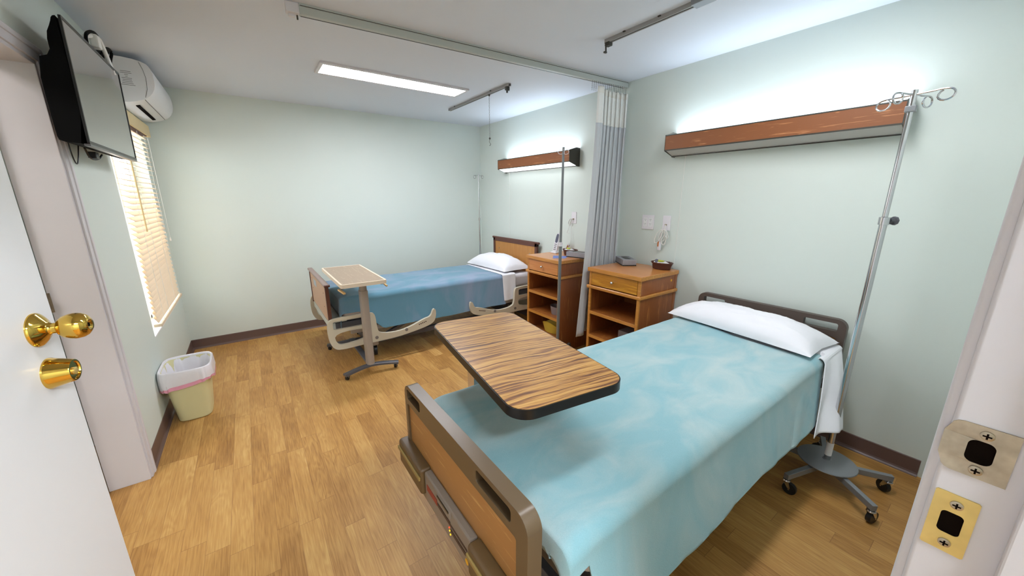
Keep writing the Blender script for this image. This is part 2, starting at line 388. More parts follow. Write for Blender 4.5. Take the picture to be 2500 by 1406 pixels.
def thing(name, label, cat, loc=(0, 0, 0), rz=0, group=None):
    o = bpy.data.objects.new(name, None); COL.objects.link(o); o.location = loc; o.rotation_euler = (0, 0, rz)
    WM[o.name] = Matrix.Translation(loc) @ Matrix.Rotation(rz, 4, 'Z')
    o.empty_display_size = .05
    o['label'] = label; o['category'] = cat
    if group: o['group'] = group
    return o
def tag(o, label, cat, group=None):
    o['label'] = label; o['category'] = cat
    if group: o['group'] = group
    # give single-mesh things an origin at their base
    me = o.data; xs = [v.co for v in me.vertices]
    c = Vector((sum(v.x for v in xs)/len(xs), sum(v.y for v in xs)/len(xs), min(v.z for v in xs)))
    me.transform(Matrix.Translation(-c)); o.location = c; WM[o.name] = Matrix.Translation(c)
    return o
def struct(name, bm, mat, parent=None, ang=35):
    o = finish(name, bm, mat, parent, ang)
    if parent is None: o['kind'] = 'structure'
    return o
def copy_thing(root, loc, rz, label):
    r = root.copy(); COL.objects.link(r); r.location = loc; r.rotation_euler = (0, 0, rz); r['label'] = label
    for ch in root.children:
        c = ch.copy(); COL.objects.link(c); c.parent = r
        for g in ch.children:
            d = g.copy(); COL.objects.link(d); d.parent = c
    return r
def SB(mat, *a, **k): pass
def part(name, parent, mat, fn, ang=35, mods=()):
    bm = B(); fn(bm); return finish(name, bm, mat, parent, ang, mods)

# ================================================================== ROOM SHELL
bm = B(); box(bm, -2.4, 4.2, -2.6, 5.0, -.06, 0); struct('floor', bm, 'floor')
bm = B(); box(bm, -2.4, 4.2, -2.6, 5.0, ZC, ZC+.06); struct('ceiling', bm, 'ceil')
bm = B(); box(bm, XR, XR+.12, -.12, YB+.12, 0, ZC); struct('wall_right', bm, 'wall')
bm = B(); box(bm, XL-.15, XR, YB, YB+.12, 0, ZC); struct('wall_back', bm, 'wall')
# left wall: side doorway 1.50..2.53, window 3.36..4.42
WT = .15
DY0, DY1, DZ = 1.60, 2.535, 2.045
WY0, WY1, WZ0, WZ1 = 3.345, 4.47, .55, 2.08
bm = B()
for a in ((-.12, DY0, 0, ZC), (DY0, DY1, DZ, ZC), (DY1, WY0, 0, ZC), (WY0, WY1, 0, WZ0), (WY0, WY1, WZ1, ZC), (WY1, YB, 0, ZC)):
    box(bm, XL-WT, XL, a[0], a[1], a[2], a[3])
struct('wall_left', bm, 'wall')
# front wall with the entry doorway
EX0, EX1, EZ = -.515, .59, 2.07
bm = B(); box(bm, XL, EX0, -.12, 0, 0, ZC); box(bm, EX1, XR, -.12, 0, 0, ZC); box(bm, EX0, EX1, -.12, 0, EZ, ZC)
struct('wall_front', bm, 'wall')
# hallway behind the entry and the side room behind the left doorway
bm = B(); box(bm, -2.4, 4.2, -1.92, -1.80, 0, ZC); struct('wall_hall', bm, 'wall')
bm = B(); box(bm, -2.4, -2.28, -1.8, 3.2, 0, ZC); struct('wall_side_room', bm, 'wall')
bm = B(); box(bm, 4.08, 4.2, -1.8, -.12, 0, ZC); struct('wall_hall_end', bm, 'wall')
bm = B(); box(bm, -2.28, XL-WT, 3.1, 3.2, 0, ZC); struct('wall_side_back', bm, 'wall')
bm = B(); box(bm, XR+.12, 4.2, -.12, 0, 0, ZC); struct('wall_hall_return', bm, 'wall')

def baseprof(bm, a, b, inward):
    """vinyl cove base from a to b; inward = unit vector into the room"""
    iv = Vector(inward); a = Vector(a); b = Vector(b)
    pr = [(0, 0), (.016, 0), (.014, .004), (.007, .011), (.0035, .02), (.003, .094), (0, .0985)]
    for p in (a, b): pass
    va = [bm.verts.new(a+iv*q[0]+Vector((0, 0, q[1]))) for q in pr]; vb = [bm.verts.new(b+iv*q[0]+Vector((0, 0, q[1]))) for q in pr]
    k = len(pr)
    for i in range(k): bm.faces.new((va[i], va[(i+1) % k], vb[(i+1) % k], vb[i]))
    bm.faces.new(va); bm.faces.new(vb[::-1])
bm = B(); baseprof(bm, (XL+.002, YB, 0), (XR-.002, YB, 0), (0, -1, 0)); struct('baseboard_back', bm, 'base', ang=20)
bm = B(); baseprof(bm, (XR, .085, 0), (XR, YB-.002, 0), (-1, 0, 0)); struct('baseboard_right', bm, 'base', ang=20)
bm = B(); baseprof(bm, (XL, DY1+.055, 0), (XL, YB-.002, 0), (1, 0, 0)); struct('baseboard_left', bm, 'base', ang=20)

# side doorway casing and jamb (left wall)
def casing_profile(bm, pts2, x0, out, wdt):
    pass
bm = B()
box(bm, XL-WT-.005, XL+.004, DY1-.022, DY1, 0, DZ, .002)        # far jamb lining
box(bm, XL-WT-.005, XL+.004, DY0, DY0+.022, 0, DZ, .002)
box(bm, XL-WT-.005, XL+.004, DY0+.022, DY1-.022, DZ-.022, DZ, .002)
struct('trim_1', bm, 'trim')
bm = B()
box(bm, XL, XL+.012, DY1-.006, DY1+.052, 0, DZ+.052, .003); box(bm, XL, XL+.017, DY1+.030, DY1+.054, 0, DZ+.054, .004)
box(bm, XL, XL+.012, DY0-.052, DY0+.006, 0, DZ+.052, .003)
box(bm, XL, XL+.012, DY0, DY1, DZ-.006, DZ+.052, .003); box(bm, XL, XL+.017, DY0-.054, DY1+.054, DZ+.030, DZ+.054, .004)
struct('trim_2', bm, 'trim')
# side room door standing open beyond the jamb (thing with hinge)
d3 = bpy.data.objects.new('door_2', None); COL.objects.link(d3); d3['kind'] = 'structure'; d3.location = (XL-WT-.02, DY1-.02, 0); WM[d3.name] = Matrix.Translation(d3.location)
part('door_leaf', d3, 'door', lambda bm: box(bm, XL-WT-.90, XL-WT-.012, DY1-.060, DY1-.022, .012, 2.02, .003))
part('hinge', d3, 'steel_worn', lambda bm: (box(bm, XL-WT-.0115, XL-WT+.004, DY1-.0245, DY1-.0215, .98, 1.07), cyl(bm, (XL-WT-.008, DY1-.064, .98), (XL-WT-.008, DY1-.064, 1.07), .006)))

# window
wn = bpy.data.objects.new('window_1', None); COL.objects.link(wn); wn['kind'] = 'structure'; wn.location = (XL-.1, (WY0+WY1)/2, WZ0); WM[wn.name] = Matrix.Translation(wn.location)
def wframe(bm):
    x0, x1 = XL-.135, XL-.095
    for a in ((WY0, WY0+.04, WZ0, WZ1), (WY1-.04, WY1, WZ0, WZ1), (WY0, WY1, WZ0, WZ0+.04), (WY0, WY1, WZ1-.04, WZ1), ((WY0+WY1)/2-.02, (WY0+WY1)/2+.02, WZ0, WZ1)):
        box(bm, x0, x1, a[0], a[1], a[2], a[3], .003)
part('window_frame', wn, 'frame_white', wframe)
part('window_glass', wn, 'glass', lambda bm: box(bm, XL-.118, XL-.112, WY0+.04, WY1-.04, WZ0+.04, WZ1-.04))
part('window_sill', wn, 'frame_white', lambda bm: box(bm, XL-.10, XL+.002, WY0+.001, WY1-.001, WZ0, WZ0+.012, .002))

# entry frame: strike jamb on the right, hinge jamb left, head
JX = .57
def ejamb(bm):
    box(bm, JX, EX1+.002, -.16, .006, 0, EZ, .004, 3)              # strike side lining
    box(bm, JX-.013, JX+.002, -.16, -.050, 0, EZ-.02, .002)        # stop
    box(bm, JX+.006, JX+.07, .0, .014, 0, EZ+.06, .004, 3)         # room side casing
    box(bm, JX+.006, JX+.07, -.134, -.12, 0, EZ+.06, .004)
bm = B(); ejamb(bm); struct('trim_3', bm, 'trim')
bm = B(); box(bm, EX0-.002, EX0+.018, -.16, .006, 0, EZ, .004); box(bm, XL+.002, EX0+.012, 0, .014, 0, EZ+.06, .004); struct('trim_4', bm, 'trim')
bm = B(); box(bm, EX0+.018, JX, -.16, .006, EZ-.02, EZ, .003); box(bm, EX0+.018, JX, -.16, -.05, EZ-.035, EZ-.02); box(bm, EX0, JX, 0, .014, EZ, EZ+.06); struct('trim_5', bm, 'trim')

LZ, DBZ = 1.236, 1.146   # latch and deadbolt heights
def screw(bm, y, z, x):
    lathe(bm, [(.0048, 0), (.0048, .0012), (.003, .002)], (x, y, z), (-1, 0, 0), 16)
def screwslot(bm, y, z, x):
    box(bm, x-.0024, x-.0018, y-.003, y+.003, z-.0007, z+.0007); box(bm, x-.0025, x-.0019, y-.0007, y+.0007, z-.003, z+.003)
t = thing('latch_strike_plate', 'worn steel latch strike plate with curved lip, upper of the two on the door frame', 'strike plate', (JX, -.015, LZ-.03))
def ls(bm):
    hole = rrect(-.026, -.008, LZ-.0125, LZ+.0125, .006)
    out = [(-.038, LZ-.0285), (-.002, LZ-.0285)]+[(-.002+.008*math.sin(math.radians(a)), LZ-.0205-.008*math.cos(math.radians(a))) for a in (30, 60, 90)]+[(.006+.003, LZ-.013), (.009, LZ+.013)]+[(-.002+.008*math.cos(math.radians(a)), LZ+.0205+.008*math.sin(math.radians(a))) for a in (0, 30, 60)]+[(-.002, LZ+.0285), (-.038, LZ+.0285)]
    plate(bm, out, [hole], lambda u, v, tt: (JX-tt+(max(0, u+.001)**2*18), u, v), 0, .0018)
part('face', t, 'steel_worn', ls)
part('bolt_hole', t, 'darkhole', lambda bm: box(bm, JX-.0012, JX-.0002, -.0262, -.0078, LZ-.0127, LZ+.0127))
for z in (LZ+.020, LZ-.020):
    s = part('screw', t, 'steel_worn', lambda bm: screw(bm, -.018, z, JX-.0018)); part('cross_slot', s, 'darkhole', lambda bm: screwslot(bm, -.018, z, JX-.0018))
t = thing('deadbolt_strike_plate', 'square brass deadbolt strike plate, lower of the two on the door frame', 'strike plate', (JX, -.012, DBZ-.035))
part('face', t, 'brass_dull', lambda bm: plate(bm, rrect(-.029, .002, DBZ-.035, DBZ+.035, .0015, 1), [rrect(-.022, -.006, DBZ-.0125, DBZ+.0135, .004)], lambda u, v, tt: (JX-tt, u, v), 0, .0018))
part('bolt_hole', t, 'darkhole', lambda bm: box(bm, JX-.0012, JX-.0002, -.0225, -.0055, DBZ-.013, DBZ+.014))
for z in (DBZ+.024, DBZ-.024):
    s = part('screw', t, 'steel_worn', lambda bm: screw(bm, -.0145, z, JX-.0018)); part('cross_slot', s, 'darkhole', lambda bm: screwslot(bm, -.0145, z, JX-.0018))

# entry door leaf, swung open into the room
hx, hy = -.497, .012; ang = math.radians(90-7.9)       # leaf direction heading
E = Vector((-.357, 1.150, 0)); Hh = Vector((hx, hy, 0)); dv = (E-Hh).normalized(); nv = Vector((dv.y, -dv.x, 0)); LEN = (E-Hh).length
d1 = bpy.data.objects.new('door_1', None); COL.objects.link(d1); d1['kind'] = 'structure'; d1.location = Hh; WM[d1.name] = Matrix.Translation(Hh)
def P(s, t, z): return Hh+dv*s+nv*t+Vector((0, 0, z))
def leaf(bm):
    m = Matrix((dv, nv, Vector((0, 0, 1)))).transposed()
    obox(bm, P(LEN/2, -.0225, 1.028), (LEN, .045, 2.03), m, .002)
part('door_leaf', d1, 'door', leaf)
KS = LEN-.063
k = part('door_knob', d1, 'brass', lambda bm: lathe(bm, [(.0335, 0), (.0335, .003), (.031, .006), (.022, .013), (.0135, .017), (.0105, .022), (.0105, .029), (.016, .032), (.0225, .039), (.0255, .048), (.0262, .056), (.0245, .064), (.020, .071), (.0125, .0755), (.0085, .0745), (.005, .072), (.001, .0715)], P(KS, .0, LZ), nv, 40), ang=60)
part('keyhole', k, 'darkhole', lambda bm: box(bm, *[c for a in zip(P(KS, .0722, LZ)-Vector((.001, .001, .004)), P(KS, .0732, LZ)+Vector((.001, .001, .004))) for c in a]))
k = part('deadbolt_lock', d1, 'brass', lambda bm: lathe(bm, [(.0315, 0), (.0315, .003), (.030, .006), (.0225, .034), (.0215, .0355), (.0185, .0355), (.0175, .033), (.001, .033)], P(KS, .0, DBZ-.002), nv, 40), ang=30)
part('lock_cylinder', k, 'brass_dull', lambda bm: (lathe(bm, [(.0075, 0), (.0075, .0035), (.006, .0045), (.001, .0045)], P(KS, .0325, DBZ-.004), nv, 24)))
part('hinge', d1, 'brass_dull', lambda bm: [cyl(bm, (hx-.006, hy+.006, z), (hx-.006, hy+.006, z+.1), .007) for z in (.25, 1.0, 1.75)])

# ================================================================== LIGHT FITTINGS
t = thing('ceiling_light', 'long white lit fluorescent panel set in the ceiling over the far bed', 'ceiling light', (1.19, 3.31, ZC))
lx0, lx1, ly0, ly1 = .585, 1.795, 3.165, 3.445
part('frame', t, 'trim', lambda bm: plate(bm, [(lx0, ly0), (lx1, ly0), (lx1, ly1), (lx0, ly1)], [[(lx0+.022, ly0+.03), (lx1-.022, ly0+.03), (lx1-.022, ly1-.03), (lx0+.022, ly1-.03)]], lambda u, v, tt: (u, v, tt), ZC-.014, ZC))
part('diffuser', t, 'ceil_on', lambda bm: box(bm, lx0+.022, lx1-.022, ly0+.03, ly1-.03, ZC-.009, ZC-.004))
t = thing('ceiling_light', 'unseen fill light panel added in the ceiling of the hallway outside', 'ceiling light', (.6, -1.0, ZC))  # unseen panel added behind the camera to raise the ambient light
part('frame', t, 'trim', lambda bm: plate(bm, [(0, -1.15), (1.2, -1.15), (1.2, -.85), (0, -.85)], [[(.02, -1.13), (1.18, -1.13), (1.18, -.87), (.02, -.87)]], lambda u, v, tt: (u, v, tt), ZC-.014, ZC))
part('diffuser', t, 'hall_fill_on', lambda bm: box(bm, .02, 1.18, -1.13, -.87, ZC-.009, ZC-.004))
t = thing('ceiling_light', 'lit fluorescent panel in the ceiling over the near bed', 'ceiling light', (1.6, .70, ZC))
part('frame', t, 'trim', lambda bm: plate(bm, [(1.0, .57), (2.2, .57), (2.2, .83), (1.0, .83)], [[(1.02, .59), (2.18, .59), (2.18, .81), (1.02, .81)]], lambda u, v, tt: (u, v, tt), ZC-.014, ZC))
part('diffuser', t, 'near_on', lambda bm: box(bm, 1.02, 2.18, .59, .81, ZC-.009, ZC-.004))
t = thing('ceiling_light', 'unseen fill light panel added in the ceiling of the side room beyond the left doorway', 'ceiling light', (-1.5, 1.5, ZC))  # unseen panel added to brighten the dark jamb of the left doorway
part('frame', t, 'trim', lambda bm: plate(bm, [(-1.8, 1.2), (-1.2, 1.2), (-1.2, 1.8), (-1.8, 1.8)], [[(-1.78, 1.22), (-1.22, 1.22), (-1.22, 1.78), (-1.78, 1.78)]], lambda u, v, tt: (u, v, tt), ZC-.014, ZC))
part('diffuser', t, 'side_fill_on', lambda bm: box(bm, -1.78, -1.22, 1.22, 1.78, ZC-.009, ZC-.004))

def wall_light(y0, y1, lit, label):
    t = thing('wall_light', label, 'wall light', (XR-.01, (y0+y1)/2, 1.80))
    xf, xb = 2.65, XR-.002
    cap = [(xf, 1.945), (xf, 1.832), (xb-.045, 1.800), (xb-.035, 1.792), (xb, 1.792), (xb, 1.968), (xb-.05, 1.972)]
    for yy in (y0, y1-.004):
        part('end_cap', t, 'fixdark', lambda bm: plate(bm, cap, [], lambda u, v, tt: (u, tt, v), yy, yy+.004))
    part('front_panel', t, 'fixwood', lambda bm: box(bm, xf+.001, xf+.010, y0+.004, y1-.004, 1.839, 1.936))
    part('front_edging', t, 'fixdark', lambda bm: (box(bm, xf, xf+.012, y0+.004, y1-.004, 1.936, 1.943), box(bm, xf, xf+.012, y0+.004, y1-.004, 1.832, 1.839), box(bm, xb-.045, xb-.035, y0+.004, y1-.004, 1.794, 1.800)))
    part('back_plate', t, 'frame_white', lambda bm: box(bm, xb-.006, xb, y0+.004, y1-.004, 1.80, 1.945))
    part('divider', t, 'frame_white', lambda bm: box(bm, xf+.012, xb-.006, y0+.004, y1-.004, 1.872, 1.876))
    part('top_lens', t, 'up_on', lambda bm: box(bm, xf+.014, xb-.008, y0+.01, y1-.01, 1.926, 1.930))
    def lower(bm):
        a = [(xf+.003, 1.8385), (xf+.006, 1.8425), (xb-.040, 1.806), (xb-.043, 1.802)]
        plate(bm, a, [], lambda u, v, tt: (u, tt, v), y0+.004, y1-.004)
    part('bottom_lens', t, 'lens_on' if lit else 'lens_off', lower)
    return t
w1 = wall_light(.445, 1.715, False, 'long wood-fronted wall light above the near bed, its underside unlit')
w2 = wall_light(2.735, 4.005, True, 'wood-fronted wall light above the far bed, glowing underneath')
def pullcord(y, z1, label):
    bm = B(); tube(bm, [(XR-.022, y, 1.795), (XR-.020, y+.002, 1.5), (XR-.018, y+.004, z1)], .0014, 6); cyl(bm, (XR-.022, y, 1.797), (XR-.022, y, 1.78), .004, 8)
    o = finish('pull_cord', bm, 'cord'); tag(o, label, 'cord')
pullcord(1.610, .90, 'thin pull cord hanging from the unlit wall light')
pullcord(3.925, .93, 'thin pull cord hanging from the glowing wall light')

# ================================================================== CEILING TRACKS, CURTAIN
t = thing('curtain_track', 'long white privacy curtain track crossing the ceiling', 'curtain track', (1.5, 2.28, ZC-.06))
A = Vector((.315, 2.375, 0)); Bb = Vector((2.79, 2.215, 0)); cd_ = (Bb-A).normalized(); cn = Vector((-cd_.y, cd_.x, 0))
def TP(s, o, z): return A+cd_*s+cn*o+Vector((0, 0, z))
CL = (Bb-A).length
part('rail', t, 'track', lambda bm: (beam(bm, TP(.05, 0, ZC-.024), TP(CL-.0, 0, ZC-.024), .034, .046, .002), beam(bm, TP(.05, -.016, ZC-.006), TP(CL, -.016, ZC-.006), .016, .012, .002)))
part('glide_slot', t, 'black', lambda bm: beam(bm, TP(.055, .011, ZC-.0465), TP(CL-.03, .011, ZC-.0465), .007, .003, 0))
part('groove', t, 'fixdark', lambda bm: beam(bm, TP(.055, -.0245, ZC-.011), TP(CL-.01, -.0245, ZC-.011), .002, .0025, 0))
part('end_stop', t, 'trim', lambda bm: (beam(bm, TP(-.01, 0, ZC-.024), TP(.05, 0, ZC-.024), .044, .048, .004), beam(bm, TP(0.0, .01, ZC-.053), TP(.03, .01, ZC-.053), .02, .012, .003)))
part('end_screw', t, 'fixdark', lambda bm: cyl(bm, TP(.04, .005, ZC-.048), TP(.04, .005, ZC-.068), .004, 8))

t = thing('privacy_curtain', 'grey striped privacy curtain with cream net top, bunched between the nightstands', 'curtain', (2.55, 2.23, .29))
# pleats: path in plan from leading edge to wall
def curtain_path(n, amp, x0, x1, folds, ph=0.0, y0=2.20):
    pts = []
    for i in range(n):
        s = i/(n-1); x = x0+(x1-x0)*s
        yb = 2.25-(x-2.3)*.065+y0-2.20
        a = 2*PI*folds*s+ph
        pts.append((x+.018*math.sin(2*a)*min(1, s*6), yb+amp*math.sin(a)*(.55+.45*math.sin(3.1*s*PI+1))))
    return pts
def curt(z0, z1, bottomflare):
    def f(u, v):
        z = z0+(z1-z0)*v
        k = (2.07-z)/1.8; k = max(0, min(1, k))
        a = 2*PI*8.5*u-1.2
        x0 = 2.375-.15*k**1.3; x1 = 2.775-.02*k
        x = x0+(x1-x0)*u
        # a broad leading panel facing the room
        if u < .2:
            uu = u/.2; x = x0+.085*uu+.045*k*math.sin(uu*PI); y = 2.165-.02*math.sin(uu*PI)-.03*k*(1-uu)+.08*max(0, uu-.9)
        else:
            amp = .034+.008*k
            y = 2.25-(x-2.4)*.1+amp*math.sin(a)*(.7+.3*math.sin(7*u))-.02
            x += .017*math.sin(2*a)
        y += .006*noise.noise(Vector((u*20, z*1.5, 3)))
        return (min(x, XR-.012), y, z)
    return f
cl = B(); grid(cl, 220, 40, curt(.29, 2.07, 1), uv=(2.0, 1.8))
finish('cloth_panel', cl, 'cloth', t, 60, [('solid', .002, 0)])
cl = B(); grid(cl, 220, 14, curt(2.07, 2.325, 0), uv=(1.6, .26)); finish('net_panel', cl, 'net', t, 60)
cl = B(); grid(cl, 220, 3, curt(2.29, 2.335, 0), uv=(1.6, .05)); finish('net_hem', cl, plain('net_hem_cloth', (234, 230, 220), .9), t, 60, [('solid', .002, 0)])
for i in range(19):
    x = 2.385+i*.0205; y = 2.25-(x-2.4)*.1-.02
    def hk(bm):
        pts = [(x, y, ZC-.046), (x+.002, y, ZC-.06), (x-.001, y, ZC-.075), (x+.002, y, ZC-.09), (x, y, 2.32)]
        for k2 in range(5):
            z = ZC-.05-k2*.012
            lathe(bm, [(.0005, -.0035), (.0026, -.002), (.0026, .002), (.0005, .0035)], (x, y, z), (0, 0, 1), 6)
        tube(bm, pts, .0011, 5)
    part('hook_chain', t, 'pole_grey', hk)

def iv_track(x, y0, y1, label):
    t = thing('ceiling_rail', label, 'ceiling rail', (x, (y0+y1)/2, ZC-.03))
    part('channel', t, 'railgrey', lambda bm: plate(bm, [(-.014, 0), (.014, 0), (.014, -.022), (.006, -.022), (.006, -.019), (.011, -.019), (.011, -.003), (-.011, -.003), (-.011, -.019), (-.006, -.019), (-.006, -.022), (-.014, -.022)], [], lambda u, v, tt: (x+u, tt, ZC+v), y0, y1))
    for yy in (y0+.28, y1-.15):
        part('screw_clip', t, 'fixdark', lambda bm: box(bm, x-.022, x-.014, yy-.008, yy+.008, ZC-.007, ZC-.001, .001))
    return t
t = iv_track(1.99, 2.81, 3.96, 'short grey ceiling rail with a hanging chain, above the far bed')
part('hanger', t, 'fixdark', lambda bm: (box(bm, 1.972, 2.008, 2.835, 2.86, ZC-.05, ZC-.02, .003), cyl(bm, (1.99, 2.85, ZC-.05), (1.99, 2.85, ZC-.068), .008, 10), cyl(bm, (1.975, 2.85, ZC-.045), (2.012, 2.85, ZC-.045), .006, 10)))
t = iv_track(1.975, 1.09, 1.75, 'short grey ceiling rail above the near bed')
part('hanger', t, 'fixdark', lambda bm: (box(bm, 1.958, 1.992, 1.71, 1.745, ZC-.04, ZC-.018, .003), cyl(bm, (1.965, 1.74, ZC-.04), (1.968, 1.74, ZC-.07), .005, 8), box(bm, 1.952, 1.972, 1.733, 1.747, ZC-.078, ZC-.068, .002)))
part('end_box', t, 'greymetal', lambda bm: box(bm, 1.945, 2.005, 1.09, 1.19, ZC-.024, ZC-.001, .003))
# hanging chain
t = thing('hook_chain', 'thin metal chain with a hook hanging from the ceiling rail by the far bed', 'chain', (2.0, 3.14, 1.97))
def chain(bm):
    z = ZC-.024; i = 0
    while z > 2.045:
        a = PI/2*(i % 2); r = .0045; pts = []
        for k in range(10):
            b = 2*PI*k/10; pts.append((1.99+r*math.cos(b)*math.cos(a), 3.14+r*math.cos(b)*math.sin(a), z-.008+.0095*math.sin(b)))
        tube(bm, pts, .0012, 5, True); z -= .0152; i += 1
part('links', t, 'pole_grey', chain)
part('runner', t, 'fixdark', lambda bm: lathe(bm, [(.004, 0), (.009, .004), (.009, .012), (.005, .018)], (1.99, 3.14, ZC-.036), (0, 0, 1), 12))
part('hook', t, 'fixdark', lambda bm: (lathe(bm, [(.003, 0), (.009, .004), (.009, .014), (.003, .018)], (1.99, 3.14, 2.028), (0, 0, 1), 10), tube(bm, [(1.99, 3.14, 2.03), (1.99, 3.146, 2.018), (1.99, 3.15, 2.008), (1.99, 3.14, 1.998), (1.99, 3.130, 1.99), (1.99, 3.128, 1.98), (1.99, 3.138, 1.972), (1.99, 3.148, 1.976)], .002, 6)))

# ================================================================== AIR CONDITIONER, TV, BLINDS (left wall)
t = thing('air_conditioner', 'white wall-mounted air conditioner above the window blind', 'air conditioner', (XL, 4.16, 2.12))
ay0, ay1 = 3.74, 4.585
prof = smoothloop([(XL+.001, 2.405), (-.50, 2.405), (-.422, 2.388), (-.398, 2.36), (-.388, 2.30), (-.392, 2.235), (-.418, 2.185), (-.452, 2.156), (-.50, 2.135), (-.56, 2.122), (XL+.001, 2.13)], 1)
prof[0] = (XL+.001, 2.405); 
def acb(bm): plate(bm, prof, [], lambda u, v, tt: (u, tt, v), ay0, ay1)
o = part('body', t, 'ac', acb)
part('panel_seam', t, 'ink', lambda bm: tube(bm, [(p[0]-.004 if p[1] > 2.2 else p[0], ay0-.0006, p[1]) for p in [(-.446, 2.388), (-.432, 2.34), (-.425, 2.29), (-.430, 2.22), (-.452, 2.165)]], .0012, 5))
part('bottom_seam', t, 'ink', lambda bm: beam(bm, (-.458, ay0+.01, 2.1515), (-.458, ay1-.02, 2.1515), .003, .003, 0))
part('air_louver', t, 'darkhole', lambda bm: obox(bm, Vector((-.517, (ay0+ay1)/2, 2.1285)), (.022, .60, .006), Matrix.Rotation(math.radians(-12), 3, 'Y'), 0))
def aclab(bm):
    for i in range(9):
        wd = (.05, .055, .018, .012, .05, .045, .05, .055, .07)[i]; z = 2.318-i*.0105
        box(bm, -.525-wd/2, -.525+wd/2, ay0-.0006, ay0-.0001, z-.0013, z+.0013)
part('rating_print', t, 'ink', aclab)

t = thing('television', 'flat black television on a bracket, mounted high on the left wall', 'television', (-.50, 2.85, 1.71))
TX = -.50; ty0, ty1, tz0, tz1 = 2.412, 3.290, 1.712, 2.200
def TT(x, y, z):   # slight forward tilt
    return (x+(z-tz0)*.02, y, z)
part('bezel', t, 'black', lambda bm: plate(bm, rrect(ty0, ty1, tz0, tz1, .007, 3), [rrect(ty0+.010, ty1-.010, tz0+.014, tz1-.010, .001, 1)], lambda u, v, tt: TT(TX-.005+tt, u, v), -.004, .004))
part('screen', t, 'screen', lambda bm: plate(bm, [(ty0+.010, tz0+.014), (ty1-.010, tz0+.014), (ty1-.010, tz1-.010), (ty0+.010, tz1-.010)], [], lambda u, v, tt: TT(TX-.005+tt, u, v), -.003, .0015))
part('bottom_trim', t, 'alu', lambda bm: box(bm, TX-.020, TX, ty0+.002, ty1-.002, tz0-.008, tz0+.001, .001))
def tvback(bm):
    plate(bm, smoothloop([(TX-.008, tz0+.001), (-.586, tz0+.004), (-.592, tz0+.03), (-.590, 2.03), (-.545, 2.05), (-.545, 2.12), (-.525, 2.165), (TX-.018, 2.19), (TX-.004, 2.195)], 1), [], lambda u, v, tt: (u, tt, v), ty0+.003, ty1-.04)
part('back_housing', t, 'tvblack', tvback)
part('wall_bracket', t, 'tvblack', lambda bm: (box(bm, XL+.001, -.605, 2.66, 3.10, 1.76, 2.06, .003), box(bm, -.61, -.585, 2.70, 2.74, 1.78, 2.02, .002), box(bm, -.61, -.585, 3.0, 3.04, 1.78, 2.02, .002)))
part('power_cable', t, 'tvblack', lambda bm: (tube(bm, smoothloop([(-.53, 2.97, 2.15), (-.54, 2.975, 2.285), (-.54, 3.09, 2.345), (-.54, 3.22, 2.380), (-.54, 3.32, 2.36), (-.55, 3.33, 2.29), (-.55, 3.28, 2.17)], 3, False), .0075, 8), tube(bm, smoothloop([(-.55, 3.24, 2.26), (-.54, 3.40, 2.36), (-.54, 3.57, 2.385), (-.54, 3.42, 2.28), (-.54, 3.27, 2.10)], 2, False), .0075, 8), tube(bm, smoothloop([(-.56, 2.98, 2.20), (-.56, 3.08, 2.27), (-.57, 3.20, 2.27), (-.56, 3.34, 2.33), (-.55, 3.44, 2.35)], 2, False), .019, 10)))
part('white_plug_cable', t, 'cord', lambda bm: (tube(bm, smoothloop([(-.55, 3.03, 2.30), (-.52, 3.14, 2.345), (-.51, 3.16, 2.29), (-.50, 3.20, 2.17)], 2, False), .010, 8), box(bm, -.545, -.51, 3.08, 3.14, 2.27, 2.335, .008)))
part('loose_cable', t, 'black', lambda bm: (tube(bm, smoothloop([(-.59, 2.52, 1.73), (-.59, 2.53, 1.66), (-.59, 2.56, 1.63), (-.59, 2.60, 1.66), (-.58, 2.61, 1.73)], 2, False), .0025, 6), tube(bm, smoothloop([(-.57, 2.64, 1.715), (-.57, 2.68, 1.67), (-.56, 2.76, 1.67), (-.55, 2.80, 1.70)], 2, False), .004, 6), box(bm, -.58, -.55, 2.70, 2.75, 1.675, 1.705, .003)))

t = thing('window_blind', 'cream wooden slat blind over the left window', 'window blind', (-.61, 3.9, .58))
by0, by1 = 3.385, 4.415; bx = -.608
part('valance', t, 'valance', lambda bm: (box(bm, -.575, -.562, WY0+.01, by1+.055, 1.985, 2.075, .003), box(bm, XL-.02, -.575, by1+.040, by1+.052, 1.985, 2.075, .002)))
part('head_rail', t, 'mahog', lambda bm: box(bm, XL-.015, -.580, by0, by1+.01, 1.985, 2.03, .002))
def slats(bm):
    n = 37; z0, z1 = .665, 1.965
    for i in range(n):
        z = z0+(z1-z0)*i/(n-1); q = (z-z0)/(z1-z0)
        tilt = math.radians(62-50*max(0, min(1, (q-.25)/.55)))
        obox(bm, Vector((bx, (by0+by1)/2, z)), (.049, by1-by0, .003), Matrix.Rotation(tilt, 3, 'Y'), .001)
part('slats', t, 'blind', slats)
part('bottom_rail', t, 'blind', lambda bm: box(bm, bx-.018, bx+.026, by0-.004, by1+.012, .615, .637, .003))
part('ladder_cords', t, 'cord', lambda bm: [tube(bm, [(bx+.026, y, 1.98), (bx+.026, y, .63)], .0011, 5) for y in (3.50, 3.72, 4.05, 4.30)]+[cyl(bm, (bx+.005, y, .616), (bx+.005, y, .606), .006, 8) for y in (3.50, 3.72, 4.05, 4.30)])
part('tilt_wand', t, 'valance', lambda bm: cyl(bm, (bx+.036, 3.56, 1.97), (bx+.034, 3.56, 1.26), .0045, 8))
part('side_cord', t, 'cord', lambda bm: (tube(bm, [(bx+.038, 4.36, 1.97), (bx+.038, 4.38, 1.15)], .0012, 5), lathe(bm, [(.002, 0), (.006, .008), (.004, .03)], (bx+.038, 4.38, 1.12), (0, 0, 1), 8)))
t.location = t.location

